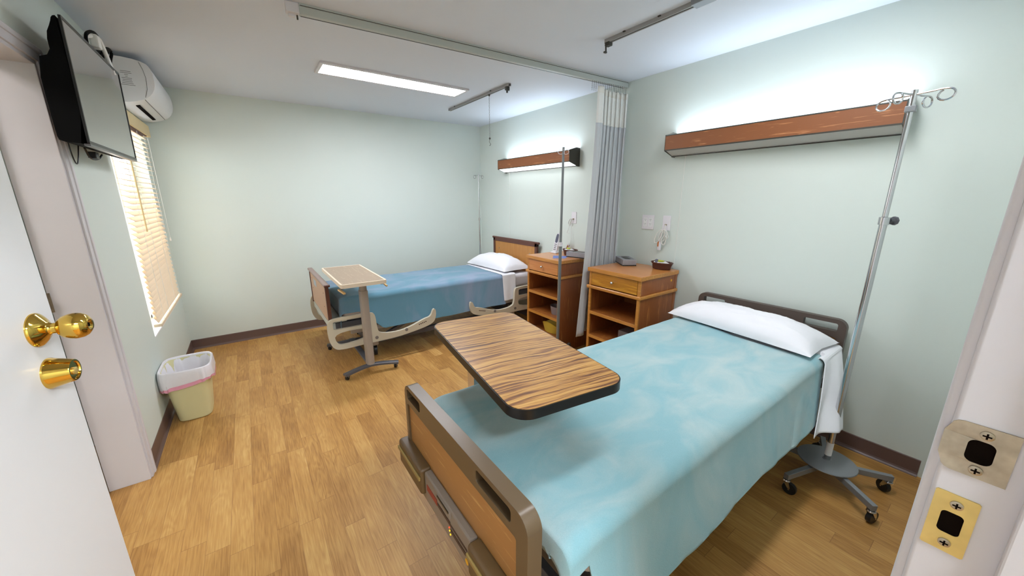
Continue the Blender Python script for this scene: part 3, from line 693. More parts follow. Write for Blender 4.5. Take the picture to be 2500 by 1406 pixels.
# ================================================================== WASTE BIN
t = thing('waste_bin', 'pale yellow plastic waste bin with a white liner against the left wall', 'waste bin', (-.48, 3.20, 0))
bcx, bcy = -.480, 3.215
def ringp(hx_, hy_, z, n=48, p=4.5):
    out = []
    for i in range(n):
        a = 2*PI*i/n; c, s = math.cos(a), math.sin(a)
        out.append(Vector((bcx+hx_*math.copysign(abs(c)**(2/p), c), bcy+hy_*math.copysign(abs(s)**(2/p), s), z)))
    return out
def loft(bm, rings, capb=True):
    vs = [[bm.verts.new(p) for p in r] for r in rings]
    for a, b in zip(vs, vs[1:]):
        n = len(a)
        for i in range(n): bm.faces.new((a[i], a[(i+1) % n], b[(i+1) % n], b[i]))
    if capb: bm.faces.new(vs[0][::-1])
part('tub', t, 'bin', lambda bm: loft(bm, [ringp(.088, .118, .002), ringp(.092, .122, .006), ringp(.093, .123, .012), ringp(.128, .158, .365), ringp(.132, .162, .372), ringp(.130, .160, .376), ringp(.124, .154, .368), ringp(.090, .120, .02), ringp(.05, .08, .015)]), ang=50)
def liner(bm):
    N = 96; rings = []
    spec = [(.080, .11, .10, .004), (.112, .142, .30, .006), (.127, .157, .378, .001), (.134, .164, .383, .001), (.140, .170, .376, .002), (.143, .173, .34, .003), (.144, .174, .30, .004), (.142, .172, .262, .006)]
    for k_, (a, b, z, nz) in enumerate(spec):
        r = ringp(a, b, z, N); out = []
        for i, p in enumerate(r):
            an = 2*PI*i/N; q = noise.noise(Vector((math.cos(an)*3, math.sin(an)*3, z*4)))
            q2 = noise.noise(Vector((math.cos(an)*9, math.sin(an)*9, z*14)))
            zz = z+ (q*.02 + (.035*math.sin(an*1.0+2.4)) if k_ == len(spec)-1 else (q*.012 if k_ > 4 else 0))
            d = (p-Vector((bcx, bcy, z))).normalized()
            pp = p+d*(q*nz*1.2+q2*nz*1.4); pp.z = zz; out.append(pp)
        rings.append(out)
    vs = [[bm.verts.new(p) for p in r] for r in rings]
    for a, b in zip(vs, vs[1:]):
        for i in range(N): bm.faces.new((a[i], a[(i+1) % N], b[(i+1) % N], b[i]))
    liner.last = rings[-1]
o = part('liner', t, 'bag', liner, 80)
def draws(bm):
    L = liner.last; N = len(L)
    lo = [bm.verts.new(p+Vector((p.x-bcx, p.y-bcy, 0)).normalized()*.0015+Vector((0, 0, .002))) for p in L]
    hi = [bm.verts.new(p+Vector((p.x-bcx, p.y-bcy, 0)).normalized()*.0012+Vector((0, 0, -.018-.006*math.sin(i*.2)))) for i, p in enumerate(L)]
    for i in range(N): bm.faces.new((lo[i], lo[(i+1) % N], hi[(i+1) % N], hi[i]))
part('drawstring_band', o, 'pink', draws, 80)

# ================================================================== CASTERS
def caster(bm_f, bm_w, x, y, ztop, r=.026, wd=.018, a=0.0):
    d = Vector((math.cos(a), math.sin(a), 0)); ax = Vector((-d.y, d.x, 0)); off = d*r*.55; c = Vector((x, y, r))+off
    lathe(bm_w, [(r*.8, -wd/2-.001), (r*.97, -wd/2), (r, -wd/2+.004), (r, wd/2-.004), (r*.97, wd/2), (r*.8, wd/2+.001)], c, ax, 22)
    cyl(bm_f, (x, y, ztop), (x, y, r*2+.004), .009, 12)
    lathe(bm_f, [(.016, 0), (.018, .004), (.016, .010)], (x, y, r*2+.003), (0, 0, 1), 16)
    for s in (-1, 1):
        p = c+ax*s*(wd/2+.004)
        plate(bm_f, [(-.013, 0), (.013, 0), (.006, -r*1.0), (-.006, -r*1.0)], [], lambda u, v, tt: tuple(p-off*(1+v/r*.999)+d*u+Vector((0, 0, r+.006+v*1.05))+ax*tt), -.0012, .0012)
    cyl(bm_f, c-ax*(wd/2+.006), c+ax*(wd/2+.006), .004, 8)

# ================================================================== NEAR BED
bed = thing('hospital_bed', 'near hospital bed with dark brown end boards and an oak foot panel', 'bed', (1.58, .92, 0))
HY0, HY1 = .485, 1.345
def board(bm, y0, y1, z0, z1, x0, x1, r, holes):
    plate(bm, rrect(y0, y1, z0, z1, r, 8), holes, lambda u, v, tt: (tt, u, v), x0, x1)
def rnd_edge(o_, wd, seg=2):
    for q_ in list(o_.modifiers): o_.modifiers.remove(q_)
    md = o_.modifiers.new('bevel', 'BEVEL'); md.width = wd; md.segments = seg; md.limit_method = 'ANGLE'; md.angle_limit = math.radians(50)
    wn_ = o_.modifiers.new('weighted_normals', 'WEIGHTED_NORMAL'); wn_.keep_sharp = True; wn_.weight = 80
hb = part('headboard', bed, 'headplastic', lambda bm: board(bm, HY0, HY1, .36, .800, 2.705, 2.745, .05, [rrect(1.155, 1.305, .728, .775, .010), rrect(.525, .690, .728, .775, .010), rrect(HY0+.04, HY1-.04, .40, .690, .006)]))
rnd_edge(hb, .005)
part('head_panel', hb, 'oak', lambda bm: box(bm, 2.718, 2.732, HY0+.04, HY1-.04, .40, .690))
FY0, FY1 = .515, 1.305
fb = part('footboard', bed, 'brownplastic', lambda bm: board(bm, FY0, FY1, .36, .785, .412, .455, .045, [rrect(1.150, 1.280, .728, .768, .010), rrect(.582, .748, .728, .768, .010), rrect(FY0+.045, FY1-.022, .515, .703, .008)]))
rnd_edge(fb, .007, 3)
for ya, yb_ in ((1.148, 1.282), (.580, .750)): part('slot_shade', fb, 'darkhole', lambda bm: box(bm, .436, .444, ya, yb_, .726, .770))  # near-black sheet stands in for the shade inside each hand slot
part('foot_panel', fb, 'oakF', lambda bm: box(bm, .420, .445, FY0+.045, FY1-.022, .515, .703))
for (a, b_) in ((1.095, FY1+.022), (FY0-.012, .752)):
    bp_ = part('corner_bumper', fb, 'bumper', lambda bm: (box(bm, .378, .425, a, b_, .428, .535, .012, 3)))
    part('rub_strip', bp_, 'strip', lambda bm: box(bm, .372, .380, a+.002, b_-.004, .492, .508, .003))
cp = part('control_panel', fb, 'taupe', lambda bm: (box(bm, .392, .420, .756, 1.092, .408, .530, .006), box(bm, .388, .400, .88, .98, .500, .524, .003)))
part('button_rows', cp, 'brownprint', lambda bm: (box(bm, .3905, .3925, .765, .885, .447, .460), box(bm, .3905, .3925, .775, .885, .470, .478), box(bm, .3905, .3925, .885, .98, .470, .484)))
part('red_legend', cp, 'redprint', lambda bm: box(bm, .3905, .3925, .985, 1.07, .468, .492))
part('slot_latch', cp, 'black', lambda bm: box(bm, .3865, .3885, .888, .972, .516, .523))
for y, z in ((.890, .448), (.886, .436)): part('status_lamp', cp, 'led', lambda bm: cyl(bm, (.3925, y, z), (.3895, y, z), .0028, 10))
part('alarm_lamp', cp, 'ledr', lambda bm: cyl(bm, (.3925, .893, .458), (.3895, .893, .458), .0026, 10))
part('round_sticker', cp, 'sticker', lambda bm: cyl(bm, (.3925, .779, .431), (.391, .779, .431), .010, 20))
# frame, deck, bumper loop, base
part('deck', bed, 'darkgrey', lambda bm: (box(bm, .58, 2.70, HY0+.03, HY1-.03, .44, .478, .004), box(bm, .46, 2.70, HY0+.06, HY0+.10, .38, .44, .004), box(bm, .46, 2.70, HY1-.10, HY1-.06, .38, .44, .004), box(bm, .44, .50, HY0+.06, HY1-.06, .38, .44, .004), box(bm, 2.66, 2.705, HY0+.06, HY1-.06, .36, .44, .004)))
part('bumper_loop', bed, 'taupe', lambda bm: sweep(bm, smoothloop([(.455, .56, .395), (.50, .54, .395), (.56, .515, .395), (.66, .505, .395), (.80, .52, .395), (.86, .56, .395)], 3, False), [(.02, .006), (.012, .01), (-.012, .01), (-.02, .006), (-.02, -.006), (-.012, -.01), (.012, -.01), (.02, -.006)], upv=(0, 0, 1)))
part('base_frame', bed, 'darkgrey', lambda bm: (box(bm, .72, 2.5, .60, .65, .12, .17, .003), box(bm, .72, 2.5, 1.18, 1.23, .12, .17, .003), box(bm, .70, .76, .56, 1.27, .11, .17, .003), box(bm, 2.46, 2.52, .56, 1.27, .11, .17, .003), beam(bm, (.9, .7, .15), (1.4, .7, .40), .04, .03), beam(bm, (.9, 1.13, .15), (1.4, 1.13, .40), .04, .03), beam(bm, (2.3, .7, .15), (1.8, .7, .40), .04, .03), beam(bm, (2.3, 1.13, .15), (1.8, 1.13, .40), .04, .03)))
for x in (.73, 2.49):
    for y in (.62, 1.21):
        bf, bw = B(), B(); caster(bf, bw, x, y, .13, .045, .028, 2.2)
        c_ = finish('caster', bf, 'greymetal', bed); finish('wheel', bw, 'rubber', c_)

# mattress and bedding: soft shapes from (y,z) profiles
def sstep(a, b, x):
    q = max(0, min(1, (x-a)/(b-a))); return q*q*(3-2*q)
def slab(bm, x0, x1, y0, y1, z0, z1, r, wob=.0):
    box(bm, x0, x1, y0, y1, z0, z1, r, 4)
def drape(x0, x1, yN, yF, ztop, r, hemN, hemF, outN=.05, outF=.03, foldN=.01, nx=150, nv=130, seed=0, footdrop=.0, footlen=.06, headdrop=0, skewh=0.0, wav=.006, footend=None, headf=None, wrap=0):
    """cloth over a mattress: near side at y=yN (small), far side at yF. hem functions of x give z of hem"""
    def f(u, v):
        uw = max(0, 1-u/.05) if wrap else 0; u2 = max(0, (u-.05)/.95) if wrap else u
        x = x0+(x1-x0)*u2+(.012*(1-uw) if (wrap and u < .05) else (.012*(1-u2) if wrap else 0))
        hN, hF = hemN(x), hemF(x)
        # arclength pieces: near drop, corner, top, corner, far drop
        Ld1 = max(ztop-r-hN, .001); Lc = r*PI/2; Lt = (yF-yN)-2*r; Ld2 = max(ztop-r-hF, .001)
        S = [.24, .08, .46, .08, .14]
        if v < S[0]:
            q = 1-v/S[0]; d = q*Ld1; z = ztop-r-d; y = yN-outN*(d/.3)**1.2
            fold = foldN*sstep(0, .22, d)*(math.sin(x*11+seed+2.0*noise.noise(Vector((x*2.1, seed, 0))))+.3*math.sin(x*23+seed*2)+.9*noise.noise(Vector((x*6, d*3, seed))))
            y -= abs(fold)*.6+fold*.5
        elif v < S[0]+S[1]:
            a = (v-S[0])/S[1]*PI/2; y = yN+r-r*math.cos(a); z = ztop-r+r*math.sin(a)
        elif v < S[0]+S[1]+S[2]:
            q = (v-S[0]-S[1])/S[2]; y = yN+r+Lt*q; z = ztop
        elif v < 1-S[4]:
            a = (v-(1-S[4]-S[3]))/S[3]*PI/2; y = yF-r+r*math.sin(a); z = ztop-r+r*math.cos(a)
        else:
            q = (v-(1-S[4]))/S[4]; d = q*Ld2; z = ztop-r-d; y = yF+outF*(d/.3)**1.2
            y += foldN*.7*sstep(0, .2, d)*math.sin(x*15+seed)
        top = sstep(ztop-r*1.2, ztop-.002, z)
        z += wav*top*(noise.noise(Vector((x*3.2, y*3.5, seed)))+.5*noise.noise(Vector((x*8, y*6.5, seed+4))))
        if footdrop:
            k_ = 1-sstep(x0, x0+footlen, x); z -= footdrop*k_*k_
        if wrap:
            z -= wrap*uw*(.35+.65*uw)
            if uw > 0 and y < yN+.05: y += .02*uw
        if headf: x += headf(y, max(0, ztop-z))*sstep(.45, 1, u)
        return (x, y, z)
    bm = B(); grid(bm, nx, nv, f); return bm

matt = finish('mattress', (lambda b: (slab(b, .60, 2.695, .495, 1.365, .480, .640, .045), b)[1])(B()), 'vinylmat', None, 60)
tag(matt, 'white mattress under the teal blanket on the near bed', 'mattress')
def hem1N(x): return .372+.006*math.sin(x*5) if x > .598 else .575
def head1(y, d):
    e = -.10*sstep(1.37, .75, y) if y > .63 else -.10+.10*sstep(.63, .53, y)
    return e - (.26*(d/.29)**1.2 if y < .6 else 0)
bl = finish('blanket', drape(.515, 2.445, .487, 1.373, .655, .05, hem1N, lambda x: .45, outN=.075, outF=.03, foldN=.007, seed=1.7, footdrop=.02, footlen=.10, wrap=.05, headf=head1, wav=.007), 'blanket1', None, 80, [('solid', .006, -1)])
tag(bl, 'light teal fleece blanket spread over the near bed', 'blanket')
def sheet1(u, v):
    # v 0 = hem hanging on the near side, 1 = far side
    x0_ = 2.26; x1_ = 2.69
    if v < .45:
        q = v/.45; s = 1-q; z = .335+.300*q+.006*math.sin(u*3)
        xa = 2.38-.26*s; xb = x1_-.36*s**.72; x = xa+(xb-xa)*u
        y = .480-(.075+.060*sstep(.25, .75, u))*s**.8-.008*noise.noise(Vector((u*3, v*5, 1)))
    elif v < .5:
        q = (v-.45)/.05; a = q*PI/2; x = 2.38+(x1_-2.38)*u+(x0_-2.38)*0; y = .480+.03-.03*math.cos(a); z = .635+.024*math.sin(a)
    else:
        q = (v-.5)/.5; xl = 2.38+(x0_-2.38)*sstep(0, .12, q); x = xl+(x1_-xl)*u; y = .510+.873*q; z = .659+.003*noise.noise(Vector((x*9, y*7, 2)))
        if x < 2.47: z = .6435
        if q > .93: z -= .2*((q-.93)/.07)**2
    return (x, y, z)
bm = B(); grid(bm, 30, 90, sheet1)
sh = finish('top_sheet', bm, 'sheet', None, 80, [('solid', .004, -1)])
tag(sh, 'white sheet fold hanging over the side of the near bed', 'bed sheet')
def pillow(bm, cx, cy, cz, lx, ly, h, rz, seed, flat=.35, taper=.0):
    n = 46; R = Matrix.Rotation(rz, 3, 'Z')
    def prof(s, tt, sg):
        e = max(0, (1-abs(s)**2.3))*max(0, (1-abs(tt)**2.9)); hh = h*e**.55
        px = s*lx/2*(1-.07*(1-tt*tt)*abs(s))*(1-taper*tt); py = tt*ly/2*(1-.04*(1-abs(s))*abs(tt))
        z = hh*(1-flat) if sg > 0 else -hh*flat
        z += (.012*noise.noise(Vector((s*2.2+seed, tt*3.1, seed)))+.008*noise.noise(Vector((s*5+seed, tt*7, seed)))-.010*abs(noise.noise(Vector((s*3.5, tt*9+s*4, seed+9)))))*e**.6*(1 if sg > 0 else .2)
        p = R @ Vector((px, py, 0)); return Vector((cx+p.x, cy+p.y, cz+h*flat+z))
    for sg in (1, -1):
        grid(bm, n, n, lambda u, v: prof(u*2-1, v*2-1, sg))
    bmesh.ops.remove_doubles(bm, verts=bm.verts, dist=1e-5)
bm = B(); pillow(bm, 2.520, .950, .662, .355, .88, .135, -.075, 3.1, .10, .09); pl_ = finish('pillow', bm, 'sheet', None, 80)
tag(pl_, 'large white pillow at the head of the near bed', 'pillow')

# ================================================================== FAR BED
bed2 = thing('hospital_bed', 'far hospital bed with beige lowered side rails and a tan foot board', 'bed', (1.6, 3.78, 0))
h2 = part('headboard', bed2, 'maple', lambda bm: box(bm, 2.735, 2.752, 3.325, 4.235, .40, .955))
def trimU(bm, x0, x1, y0, y1, z0, z1, w_):
    box(bm, x0, x1, y0, y0+w_, z0, z1, .003); box(bm, x0, x1, y1-w_, y1, z0, z1, .003)
    box(bm, x0, x1, y0, y1, z1-w_, z1, .003)
part('dark_frame', h2, 'mahog', lambda bm: (trimU(bm, 2.728, 2.758, 3.31, 4.25, .40, .965, .042), cyl(bm, (2.743, 3.285, .968), (2.743, 4.275, .968), .014, 14)))
for y in (4.12, 3.45): part('bolt_cap', h2, 'steel_worn', lambda bm: cyl(bm, (2.735, y, .83), (2.731, y, .83), .008, 12))
f2 = part('footboard', bed2, 'tanboard', lambda bm: box(bm, .455, .470, 3.335, 4.225, .445, .765))
for ya in (3.315, 4.218): part('dark_stile', f2, 'mahog', lambda bm: box(bm, .449, .478, ya, ya+.027, .43, .765, .003))
part('top_cap', f2, plain('taupe_cap', (148, 128, 120), .4), lambda bm: box(bm, .440, .486, 3.30, 4.262, .762, .786, .010, 3))
part('top_cap_end', f2, 'mahog', lambda bm: cyl(bm, (.444, 3.305, .772), (.488, 3.305, .772), .011, 12))
part('label', f2, 'bluesticker', lambda bm: box(bm, .4535, .4552, 3.86, 4.01, .655, .715))
part('screw_cap', f2, 'fixdark', lambda bm: [cyl(bm, (.4555, y, z), (.453, y, z), .004, 8) for y, z in ((4.14, .70), (3.47, .68), (4.12, .60), (3.50, .55))])
part('foot_crossbar', bed2, 'white_metal', lambda bm: (box(bm, .455, .50, 3.33, 4.23, .375, .432, .003), box(bm, .47, .60, 3.36, 4.2, .425, .445, .003)))
part('deck', bed2, 'darkgrey', lambda bm: (box(bm, .56, 2.72, 3.38, 4.19, .42, .455, .004), box(bm, .47, 2.73, 3.37, 3.42, .355, .415, .004), box(bm, .47, 2.73, 4.15, 4.20, .355, .415, .004)))
for ya in (3.345, 4.205): part('lower_beam', bed2, 'beigegrey', lambda bm: box(bm, .62, 2.65, ya, ya+.02, .300, .345, .003))
part('motor_box', bed2, 'black', lambda bm: (box(bm, .60, .78, 3.55, 3.85, .33, .40, .004), box(bm, .78, .86, 3.6, 3.8, .34, .39, .004)))
part('motor_plate', bed2, 'beige', lambda bm: box(bm, .594, .600, 3.56, 3.70, .345, .385, .002))
part('base_frame', bed2, 'darkgrey', lambda bm: (box(bm, .80, 2.45, 3.47, 3.52, .12, .17, .003), box(bm, .80, 2.45, 4.05, 4.10, .12, .17, .003), box(bm, .78, .85, 3.42, 4.15, .11, .18, .003), box(bm, 2.42, 2.48, 3.42, 4.15, .11, .17, .003), beam(bm, (.9, 3.5, .15), (1.4, 3.5, .36), .04, .03), beam(bm, (2.3, 3.5, .15), (1.8, 3.5, .36), .04, .03), beam(bm, (.9, 4.07, .15), (1.4, 4.07, .36), .04, .03), beam(bm, (2.3, 4.07, .15), (1.8, 4.07, .36), .04, .03)))
for x in (.84, 2.45):
    for y in (3.44, 4.12):
        bf, bw = B(), B(); caster(bf, bw, x, y, .15, .055, .03, 1.4)
        box(bf, x-.03, x+.03, y-.03, y+.03, .115, .24, .008)
        c_ = finish('caster', bf, 'beigegrey', bed2); finish('wheel', bw, 'rubber', c_)
def rail(x0m, sgn, y, yn):
    """side rail outline in (x,z) at plane y; sgn mirrors"""
    X = lambda u: x0m+sgn*u
    out = smoothloop([(.00, .30), (.00, .455), (.045, .492), (.36, .492), (.40, .47), (.405, .33), (.43, .275), (.60, .258), (.74, .288), (.86, .335), (.93, .345), (.955, .415), (.985, .415), (.985, .335), (.95, .268), (.80, .235), (.60, .208), (.42, .205), (.28, .205), (.10, .198), (.035, .215)], 2)
    h1 = rrect(.045, .345, .388, .462, .02); h2_ = smoothloop([(.045, .36), (.345, .36), (.355, .29), (.30, .262), (.12, .238), (.06, .26)], 2)
    h3 = smoothloop([(.74, .268), (.80, .295), (.90, .322), (.93, .318), (.91, .29), (.84, .27)], 2) if False else None
    hs = [h1, h2_]
    r_ = part('side_rail', bed2, 'beige', lambda bm: plate(bm, out, hs, lambda u, v, tt: (X(u), tt, v), y-.014, y+.014))
    rnd_edge(r_, .007, 3)
    for u, v in ((.395, .245), (.675, .262)): part('rail_bolt', r_, 'rail_bolt', lambda bm: cyl(bm, (X(u), y-yn*.0145, v), (X(u), y-yn*.019, v), .015, 18))
    part('rail_text', r_, 'brownprint', lambda bm: [box(bm, min(X(.80+i*.017), X(.811+i*.017)), max(X(.80+i*.017), X(.811+i*.017)), min(y-yn*.0145, y-yn*.0155), max(y-yn*.0145, y-yn*.0155), .282+i*.004, .292+i*.004) for i in range(5)])
    return r_
rail(.425, 1, 3.288, 1); rail(2.785, -1, 3.288, 1); rail(.425, 1, 4.272, -1); rail(2.785, -1, 4.272, -1)
matt = finish('mattress', (lambda b: (slab(b, .56, 2.72, 3.365, 4.205, .457, .622, .045), b)[1])(B()), 'vinylmat', None, 60)
tag(matt, 'white mattress under the blue blanket on the far bed', 'mattress')
def hem2N(x):
    return .50-.195*sstep(.70, .93, x)+.004*math.sin(x*7)
bl2 = finish('blanket', drape(.545, 2.285, 3.357, 4.213, .637, .045, hem2N, lambda x: .42, outN=.045, outF=.03, foldN=.008, seed=5.2, footdrop=.012, footlen=.05, wrap=.13, wav=.008), 'blanket2', None, 80, [('solid', .006, -1)])
tag(bl2, 'dusty blue blanket covering the far bed', 'blanket')
def sheet2(u, v):
    x0_, x1_ = 2.27, 2.45
    if v < .4:
        q = v/.4; s = 1-q; z = .342+.285*q; x = x0_+(x1_-x0_)*u-.01*s*u; y = 3.352-.035*s-.004*math.sin(u*9)*s
    elif v < .46:
        a = (v-.4)/.06*PI/2; x = x0_+(x1_-x0_)*u; y = 3.352+.03*(1-math.cos(a)); z = .627+.016*math.sin(a)
    else:
        q = (v-.46)/.54; x = x0_+(x1_-x0_)*u; y = 3.382+.82*q; z = .643+.003*noise.noise(Vector((x*9, y*7, 2)))
    return (x, y, z)
bm = B(); grid(bm, 24, 70, sheet2); sh = finish('top_sheet', bm, 'sheet', None, 80, [('solid', .004, -1)])
tag(sh, 'narrow white sheet fold hanging over the side of the far bed', 'bed sheet')
bm = B(); grid(bm, 14, 8, lambda u, v: (2.285+.15*u, 3.328-.004*math.sin(u*8), .302+.045*v)); o = finish('folded_corner', bm, 'blanket2', bl2 if False else None, 80, [('solid', .006, -1)])
bpy.data.objects.remove(o)
bm = B(); pillow(bm, 2.495, 3.80, .646, .40, .82, .165, .05, 8.3, .10); p2 = finish('pillow', bm, 'sheet', None, 80)
tag(p2, 'plump white pillow at the head of the far bed', 'pillow')

# ================================================================== NIGHTSTANDS
def nightstand(y0, y1, drawer, label, shelves, botz):
    xf, xb = 2.295, XR-.02
    t = thing('nightstand', label, 'nightstand', ((xf+xb)/2, (y0+y1)/2, 0))
    part('top', t, 'drawer2', lambda bm: box(bm, xf-.012, xb, y0-.010, y1+.010, .902, .922, .003))
    part('top_edging', t, 'nightedge', lambda bm: (box(bm, xf-.014, xf-.006, y0-.012, y1+.012, .890, .9205, .002), box(bm, xf-.01, xb, y0-.013, y0-.006, .890, .9205, .002), box(bm, xf-.01, xb, y1+.006, y1+.013, .890, .9205, .002)))
    for (a, b_) in ((y0, y0+.016), (y1-.016, y1)):
        part('side_panel', t, 'nightside', lambda bm: box(bm, xf+.012, xb, a, b_, 0, .902))
    part('back_panel', t, 'nightside', lambda bm: box(bm, xb-.008, xb, y0+.016, y1-.016, .02, .90))
    for (a, b_) in ((y0-.001, y0+.022), (y1-.022, y1+.001)):
        part('front_stile', t, 'nightedge', lambda bm: box(bm, xf, xf+.014, a, b_, 0, .892, .001))
    part('back_stile', t, 'nightside', lambda bm: box(bm, xb-.03, xb-.001, y0-.003, y0, 0, .892))
    part('moulding', t, 'nightedge', lambda bm: (box(bm, xf-.016, xf+.004, y0-.018, y1+.018, .745, .772, .007, 3), box(bm, xf, xb, y0-.018, y0, .745, .772, .007, 3), box(bm, xf, xb, y1, y1+.018, .745, .772, .007, 3)))
    part('drawer_floor', t, 'nightside', lambda bm: box(bm, xf+.005, xb-.008, y0+.016, y1-.016, .748, .768))
    d = part('drawer', t, drawer, lambda bm: box(bm, xf-.002, xf+.35, y0+.025, y1-.025, .777, .886, .002))
    part('knob', d, 'chrome', lambda bm: lathe(bm, [(.006, 0), (.005, .008), (.008, .012), (.0125, .018), (.0125, .023), (.007, .028), (.001, .029)], (xf-.002, (y0+y1)/2, .832), (-1, 0, 0), 20), 60)
    for z in shelves:
        s = part('shelf', t, 'nightwood', lambda bm: box(bm, xf+.002, xb-.008, y0+.016, y1-.016, z-.020, z))
        part('shelf_lip', s, 'nightedge', lambda bm: box(bm, xf-.001, xf+.003, y0+.020, y1-.020, z-.026, z+.001, .001))
    return t
nA = nightstand(1.575, 2.075, 'drawer1', 'open-shelved nightstand with a golden drawer, nearest the camera beside the near bed', (.545, .333, .12), .12)
part('round_sticker', nA, 'sticker', lambda bm: cyl(bm, (2.70, 1.5755, .845), (2.70, 1.5740, .845), .010, 20))
nB = nightstand(2.445, 2.925, 'drawer2', 'open-shelved nightstand with an orange drawer, between curtain and far bed', (.562, .350, .14), .14)

def tissue_box(c, rz, L_, wd, h, label):
    t = thing('tissue_box', label, 'tissue box', c, rz)
    R = WM[t.name]
    def f(bm):
        box(bm, -wd/2, wd/2, -L_/2, L_/2, .008, h, .002); bmesh.ops.transform(bm, matrix=R, verts=bm.verts)
    part('carton', t, 'tissuebox', f)
    def f2(bm): box(bm, -wd/2-.0005, wd/2+.0005, -L_/2-.0005, L_/2+.0005, .0, .008); bmesh.ops.transform(bm, matrix=R, verts=bm.verts)
    part('base_band', t, 'black', f2)
    def f3(bm): plate(bm, rrect(-wd*.22, wd*.22, -L_*.32, L_*.32, .02, 6), [], lambda u, v, tt: (u, v, tt), h, h+.0008); bmesh.ops.transform(bm, matrix=R, verts=bm.verts)
    part('opening', t, 'fixdark', f3)
tissue_box((2.665, 2.000, .922), -.62, .225, .115, .052, 'long grey tissue box on the nightstand nearest the camera')
tissue_box((2.60, 2.50, .922), .25, .225, .115, .052, 'grey tissue box half hidden behind the curtain')
def basket(c, label, gl):
    t = thing('wicker_basket', label, 'basket', c); x, y, z = c
    def f(bm):
        n = 40; rings = []
        for (rx, ry, h) in ((.045, .070, .001), (.048, .074, .004), (.052, .080, .03), (.058, .088, .05), (.060, .091, .054), (.057, .087, .055), (.049, .076, .03), (.044, .068, .006)):
            rings.append([Vector((x+rx*math.cos(2*PI*i/n)*(1+.015*math.sin(i*PI)), y+ry*math.sin(2*PI*i/n), z+h+(.0012 if i % 2 else -.0012)*(h > .01))) for i in range(n)])
        vs = [[bm.verts.new(p) for p in r] for r in rings]
        for a, b in zip(vs, vs[1:]):
            for i in range(n): bm.faces.new((a[i], a[(i+1) % n], b[(i+1) % n], b[i]))
        bm.faces.new(vs[0][::-1]); bm.faces.new(vs[-1])
    part('woven_bowl', t, 'wicker', f, 60)
    part('braided_rim', t, 'mahog', lambda bm: tube(bm, [(x+.059*math.cos(2*PI*i/36), y+.090*math.sin(2*PI*i/36), z+.055+.0012*math.sin(i*3)) for i in range(36)], .0035, 6, True))
    # things inside
    bm = B(); n = 20
    grid(bm, 18, 18, lambda u, v: (x+(u-.5)*.075, y+.012+(v-.5)*.115, z+.040+.022*max(0, 1-((u-.5)*2)**4)*max(0, 1-((v-.5)*2)**4)+.008*noise.noise(Vector((u*4, v*5, y)))))
    o = finish('tissue_wad', bm, 'paper', None, 80, [('solid', .003, -1)]); tag(o, 'white tissues inside the basket on %s' % gl, 'tissues')
    bm = B(); cyl(bm, (x-.02, y+.018, z+.066), (x-.035, y-.03, z+.072), .009, 14, .006); cyl(bm, (x-.035, y-.03, z+.072), (x-.039, y-.042, z+.074), .004, 10)
    o = finish('small_bottle', bm, 'lime', None); tag(o, 'small lime green bottle lying in the basket on %s' % gl, 'bottle')
    return t
basket((2.700, 1.672, .922), 'dark wicker basket on the nightstand nearest the camera', 'the nightstand nearest the camera')
basket((2.63, 2.655, .922), 'dark wicker basket on the nightstand by the far bed', 'the nightstand by the far bed')
# lens wipe: grey round lid in near basket
bm = B(); cyl(bm, (2.682, 1.705, .986), (2.670, 1.705, .990), .014, 18); o = finish('round_lid', bm, 'phonedark'); tag(o, 'small dark round lid in the basket on the nightstand nearest the camera', 'lid')
# cordless phone
t = thing('cordless_phone', 'white cordless phone handset standing on the nightstand by the far bed', 'phone', (2.62, 2.86, .922))
q = Matrix.Rotation(math.radians(22), 3, 'Y')
def ph(bm):
    outl = [(-.030, 0), (.030, 0), (.028, .10), (.023, .15), (.019, .19), (.010, .205), (-.010, .205), (-.019, .19), (-.023, .15), (-.028, .10)]
    plate(bm, smoothloop(outl, 1), [], lambda u, v, tt: (2.585+tt+v*.28, 2.85+u, .925+v), 0, .026)
o = part('handset', t, 'phone', ph); rnd_edge(o, .004)
part('ear_piece', o, 'phonedark', lambda bm: plate(bm, smoothloop([(-.018, .105), (.018, .105), (.020, .15), (.015, .195), (-.015, .195), (-.020, .15)], 1), [], lambda u, v, tt: (2.585+tt+v*.28, 2.85+u, .925+v), -.002, .0))
part('keys', o, 'ink', lambda bm: [box(bm, 2.583+(.03+r*.018)*.28, 2.585+(.03+r*.018)*.28, 2.85-.016+c_*.012, 2.85-.009+c_*.012, .955+r*.018, .964+r*.018) for r in range(4) for c_ in range(3)])
part('charging_base', t, 'phone', lambda bm: box(bm, 2.57, 2.66, 2.805, 2.895, .922, .935, .005))
bm = B(); plate(bm, [(2.345, 2.60), (2.43, 2.52), (2.56, 2.60), (2.46, 2.72)], [], lambda u, v, tt: (u, v, tt), .922, .9235); o = finish('leaflet', bm, 'bluepaper'); tag(o, 'blue leaflet lying on the nightstand by the far bed', 'leaflet')

